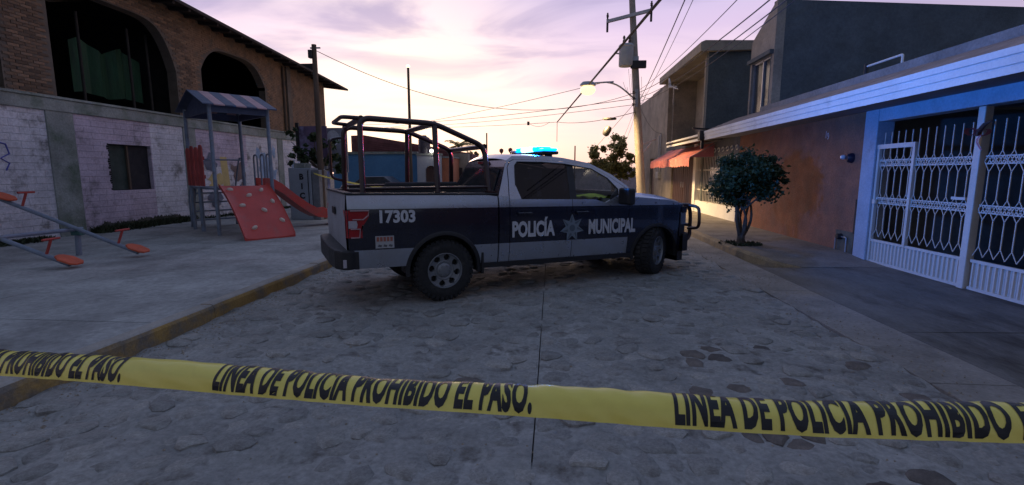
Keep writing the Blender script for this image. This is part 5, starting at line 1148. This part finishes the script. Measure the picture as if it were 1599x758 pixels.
# wheels
def wheel_parts():
    M = Matrix.Rotation(PI/2, 4, 'X')
    ty = MB(); r0 = .405
    ty.lathe([(.228, .105), (.242, .135), (.30, .148), (.345, .145), (.375, .132), (.392, .118), (r0-.008, .112), (r0-.008, -.112), (.392, -.118), (.375, -.132), (.345, -.145), (.25, -.135), (.235, -.105)], 40, M)
    for k in range(36):
        for s in (-1, 1):
            a = 2*PI*(k+.25*s)/36; T = Matrix.Rotation(a, 4, 'Y') @ Matrix.Translation((0, s*.062, r0-.002)); ty.box(-.026, .026, -.048, .048, -.01, .012, M=T)
            T2 = Matrix.Rotation(a, 4, 'Y') @ Matrix.Translation((0, s*.135, .378)); ty.box(-.016, .016, -.008, .008, -.022, .018, M=T2)
    lt = MB(); lt.lathe([(.322, .1495), (.330, .1505), (.338, .1495)], 40, M)
    rm = MB(); rm.lathe([(.236, .128), (.240, .138), (.232, .140), (.222, .126), (.216, .085), (.215, .0), (.2, -.1)], 40, M); rm.lathe([(.10, .094), (.125, .100), (.135, .094), (.14, .07)], 32, M)
    for k in range(8):
        a = 2*PI*k/8+.2; w0, w1 = .34, .26
        for s in (1,):
            P_ = []
            for r_, w, h in ((.135, w0*1.02, .098), (.168, .155, .104), (.198, .17, .106), (.222, .36, .114)): P_.append([M @ Vector((r_*math.cos(a+d*w), r_*math.sin(a+d*w), h)) for d in (-1, 0, 1)])
            rm.grid(P_); Q = [[Vector(p)+Vector((0, .05, 0)) for p in r] for r in P_]
            rm.grid([[r[0] for r in P_], [r[0] for r in Q]]); rm.grid([[r[2] for r in P_], [r[2] for r in Q]])
    hub = MB().lathe([(0, .118), (.05, .117), (.085, .110), (.098, .098), (.10, .07)], 28, M)
    bd = MB().lathe([(0, .03), (.22, .03)], 28, M)
    for k in range(6): hub.lathe([(0, .126), (.010, .125), (.012, .11)], 6, M @ Matrix.Translation((.066*math.cos(k*PI/3), .066*math.sin(k*PI/3), 0)))
    return [('tyre', ty, M_tyre), ('rim', rm, M_rim), ('hub_cap', hub, M_rim), ('brake_disc', bd, M_plastic)]
meshes = [(n_, m.mesh(n_, mt, True)) for n_, m, mt in wheel_parts()]
for c, s, st in ((0, -1, 0), (0, 1, 0), (WB_, -1, R(27)), (WB_, 1, R(27))):
    hb = bpy.data.objects.new('wheel', meshes[0][1]); COL.objects.link(hb); hb.parent = tk; hb.location = (c, s*.835, .405); hb.rotation_euler = (0, 0, st+(0 if s < 0 else PI))
    for n_, me in meshes[1:]: q = bpy.data.objects.new(n_, me); COL.objects.link(q); q.parent = hb
# roll cage over the bed
CR = .037; XR, XM, XF = -.98, -.02, .70; ZR, ZM, ZF = 2.37, 2.34, 2.06; CYB = .79; CYT = .70
cg = []
for s in (-1, 1):
    cg.append(rounded([(XR-.01, s*CYB, 1.43), (XR, s*CYT, ZR), (XM, s*CYT, ZM), (XF, s*(CYT-.02), ZF), (XF+.03, s*CYB, 1.43)], .13, 6))
    cg.append(rounded([(XM, s*CYB, 1.43), (XM, s*(CYT+.005), ZM-.03)], .1))
    cg.append([(XR, s*CYB*1.0, 1.50), (XF, s*CYB*1.0, 1.50)])
for x, z in ((XR+.02, ZR-.005), (XM, ZM), (XF, ZF)): cg.append([(x, -CYT, z), (x, CYT, z)])
for q in cg[:]: pass
for q in cg: MB().tube(q, CR if len(q) != 2 or abs(Vector(q[0]).z-1.5) > .01 else .018, 10).build('cage_tube', M_tube, tk, smooth=True)
MB().tube(rounded([(XR, -.66, ZR), (XR-.20, -.62, ZR+.01), (XR-.20, .25, ZR+.01), (XR, .30, ZR)], .08), .026, 8).build('grab_loop', M_tube, tk, smooth=True)
for s, zt_, zb_ in ((1, 2.22, 1.62), (-1, 1.95, 1.60)):
    MB().tube(rounded([(XR+.0, s*.71, zt_), (XR-.20, s*.72, zt_-.03), (XR-.20, s*.74, zb_), (XR+.0, s*.76, zb_-.05)], .08), .020, 8).build('grab_handle', M_tube, tk, smooth=True) if s > 0 else None
for s in (-1, 1):
    for x in (XR, XM, XF+.02): MB().box(x-.07, x+.07, s*.86-.07, s*.86+.05, 1.425, 1.445).build('foot_plate', M_tube, tk)
MB().box(-.55, .55, -.28, .28, 1.0, 1.36).box(-.55, .55, -.05, .05, 1.36, 1.56).build('bench_seat', M_seat, tk, bevel=.03)
# lettering and emblem (flat vinyl on the doors)
def vinyl(s, x, z, h, w, m, name='lettering', bold=.045, parent=tk):
    vs, fs = text_polys(s, 1.0, bold, 1.0); x1 = max(v[0] for v in vs); cap = 0.70 if not any(c.islower() for c in s) else 1
    q = MB().add([(x+vx/x1*w, -(.988+.005), z+vy/cap*h) for vx, vy in vs], fs)
    return tb(q, name, m, parent, smooth=False)
vinyl('17303', -.84, 1.075, .145, .45, M_letter, bold=.04)
vinyl('POLICÍA', .99, .825, .205, .70, M_letter); vinyl('MUNICIPAL', 2.29, .825, .205, .91, M_letter)
st = MB(); pts_ = []
for i in range(14):
    a = PI/2+i*PI/7; r_ = .215 if i % 2 == 0 else .115; pts_.append((1.99+r_*math.cos(a), .915+r_*math.sin(a)))
def flat(pts_, d, m, name, parent=tk): return tb(MB().prism([(x, -(.988+d), z) for x, z in pts_], (0, -.002, 0)), name, m, parent, smooth=False)
e1 = flat(pts_, .003, M_star, 'star_emblem')
for k in range(7):
    a = PI/2+k*2*PI/7; flat([(1.99+.20*math.cos(a), .915+.20*math.sin(a)), (1.99+.1*math.cos(a+.35), .915+.1*math.sin(a+.35)), (1.99, .915)], .0055, M_star2, 'star_facet', e1)
flat([(1.99+.085*math.cos(t*PI/10), .915+.085*math.sin(t*PI/10)) for t in range(20)], .008, M_star, 'star_centre', e1); flat([(1.99+.05*math.cos(t*PI/8), .915+.05*math.sin(t*PI/8)) for t in range(16)], .0105, M_star2, 'star_centre', e1)
sk_ = flat([(-.90, .752), (-.67, .752), (-.67, .905), (-.90, .905)], .001, plain('sticker_white', (.36, .36, .36), .5), 'sticker')
mo = plain('sticker_red_print', (.30, .09, .06), .5); md_ = plain('sticker_grey_print', (.09, .09, .10), .5)
for i in range(5): flat([(-.885+i*.042, .838), (-.855+i*.042, .838), (-.855+i*.042, .893), (-.885+i*.042, .893)], .0035, mo, 'print', sk_)
for i in range(3): flat([(-.875+i*.066, .775), (-.83+i*.066, .765), (-.82+i*.066, .79), (-.86+i*.066, .80)], .0035, md_, 'print', sk_)
# beacon bar on the roof
lb = MB(); LBX, LBZ = 1.86, 2.025
base = tb(MB().box(LBX-.14, LBX+.14, -.58, .58, LBZ-.05, LBZ), 'beacon_bar', M_plastic, rk=False, smooth=False, bevel=.02)
for i in range(6):
    y0 = -.57+i*.19; m_ = (M_bluelens, M_bluelens, M_whitebeam, M_whitebeam, M_bluelens, M_pinklens)[i]
    MB().box(LBX-.13, LBX+.13, y0+.005, y0+.185, LBZ+.002, LBZ+(.045 if i in (0, 5) else .075)).build('beacon_lens', m_, base, bevel=.022)
for y in (-.5, .5): MB().box(LBX-.05, LBX+.05, y-.03, y+.03, LBZ-.12, LBZ-.05).build('foot', M_plastic, base)
for y, c, e, d, sz in ((-.30, (.02, .22, 1.0), 820, (.86, -.48, .20), 125), (-.15, (.02, .25, 1.0), 60, None, 0), (.42, (1.0, .05, .03), 110, (-1, -.15, .02), 110)):
    l = bpy.data.lights.new('beacon_light', 'SPOT' if d else 'POINT'); l.energy = e; l.color = c; l.shadow_soft_size = .08; o = bpy.data.objects.new('beacon_light', l); COL.objects.link(o); o.parent = base; o.location = (LBX, y, LBZ+.17)
    if d: l.spot_size = R(sz); l.spot_blend = 1.0; o.rotation_euler = Vector(d).to_track_quat('-Z', 'Y').to_euler()
# reflective vest on the dashboard
def T_(p): c, s = math.cos(TH), math.sin(TH); x, y, z = p; return (-1.85+TS*(x*c-y*s), 6.89+TS*(x*s+y*c), TS*(z-RK*x)+.004)
rows = [[T_((2.80+.34*i/8, -.55+.75*j/8, 1.345+.045*math.sin(PI*i/8)*math.sin(PI*j/8)+.012*math.sin(i*2+j*1.7))) for j in range(9)] for i in range(9)]
vest = MB().grid(rows, flip=True); vest.grid([[(x, y, z-.02) for x, y, z in r] for r in rows])
tag(vest.build('reflective_vest', M_hivis, smooth=True), 'fluorescent yellow vest lying on the truck dashboard', 'vest')

# ------------------------------------------------------------------ caution tape in front
def tpt(px, py):
    d = 1.25/(1+(.00031 if px < 768 else .00018)*(px-768)); return CAM+ray(px, py)*d
ctr = [(-420, 523), (-60, 562), (0, 569), (185, 583), (330, 594), (560, 612), (830, 629), (1055, 645), (1300, 658), (1599, 668), (1700, 671), (2100, 676)]
CP = []
for (xa, ya), (xb, yb) in zip(ctr, ctr[1:]): CP += [tpt(xa+(xb-xa)*i/8, ya+(yb-ya)*i/8) for i in range(8)]
CP.append(tpt(*ctr[-1])); cl_ = [0]
for a, b in zip(CP, CP[1:]): cl_.append(cl_[-1]+(b-a).length)
def s_of(px):
    best = min(range(len(CP)), key=lambda i: abs((lambda v: CX+FPX*v.x/-v.z)(_q.inverted() @ (CP[i]-CAM))-px)); return cl_[best]
def at_s(s):
    for i in range(len(cl_)-1):
        if s <= cl_[i+1]: t = (s-cl_[i])/(cl_[i+1]-cl_[i]); return CP[i].lerp(CP[i+1], t), (CP[i+1]-CP[i]).normalized()
    return CP[-1], (CP[-1]-CP[-2]).normalized()
TWD = .126
def tape_p(s, v, off=0):
    c, t = at_s(s); bk = UP.cross(t).normalized(); bk = bk if bk.y > 0 else -bk
    tw = .20*math.sin(s*2.3+.6)+.07*math.sin(s*6.7); n = 14; z = -.040; b = 0
    vv = v*TWD; k = 24; ph = 0
    for i in range(k):
        u = (i+.5)/k*v; ph = R(10)+tw*.5+R(128)*u**1.4; z += math.cos(ph)*vv/k; b += math.sin(ph)*vv/k
    nrm = -bk*math.cos(ph)+UP*math.sin(ph)
    cr_ = .0022*math.sin(s*41+3*math.sin(s*7.3)+v*9)*math.sin(s*13.7+v*4)+.003*math.sin(s*5.1+1+v*2.5)
    return c+UP*z+bk*b+nrm*(off+cr_)
SM = cl_[-1]; ns = 420
rows = [[tape_p(SM*i/ns, j/14) for j in range(15)] for i in range(ns+1)]
tape = tag(MB().grid(rows, flip=True).build('caution_tape', M_tape, smooth=True), 'long yellow tape with black warning lettering stretched across the foreground', 'caution tape')
msg = 'LINEA DE POLICIA PROHIBIDO EL PASO.'
vs, fs = text_polys(msg, 1.0, .05, 1.0, track=1.10); bmm = bmesh.new(); bv = [bmm.verts.new((x, y, 0)) for x, y in vs]
for f in fs:
    try: bmm.faces.new([bv[i] for i in f])
    except ValueError: pass
for k in range(1, 12):
    y = -.02+k*.065; bmesh.ops.bisect_plane(bmm, geom=bmm.verts[:]+bmm.edges[:]+bmm.faces[:], plane_co=(0, y, 0), plane_no=(0, 1, 0))
bmm.verts.index_update(); VS = [(v.co.x, v.co.y) for v in bmm.verts]; FS = [tuple(v.index for v in f.verts) for f in bmm.faces]; bmm.free(); x1 = max(v[0] for v in VS)
sA, sB, sC = s_of(330), s_of(834), s_of(1056); per = sC-sA; ml = sB-sA
for k in (-2, -1, 0, 1, 2):
    s0 = sA+per*k
    if s0 < 0 or s0+ml > SM: continue
    q = MB().add([tape_p(s0+x/x1*ml, .12+y/.72*.76, .0012) for x, y in VS], FS); q.build('lettering', M_tapetxt, tape)
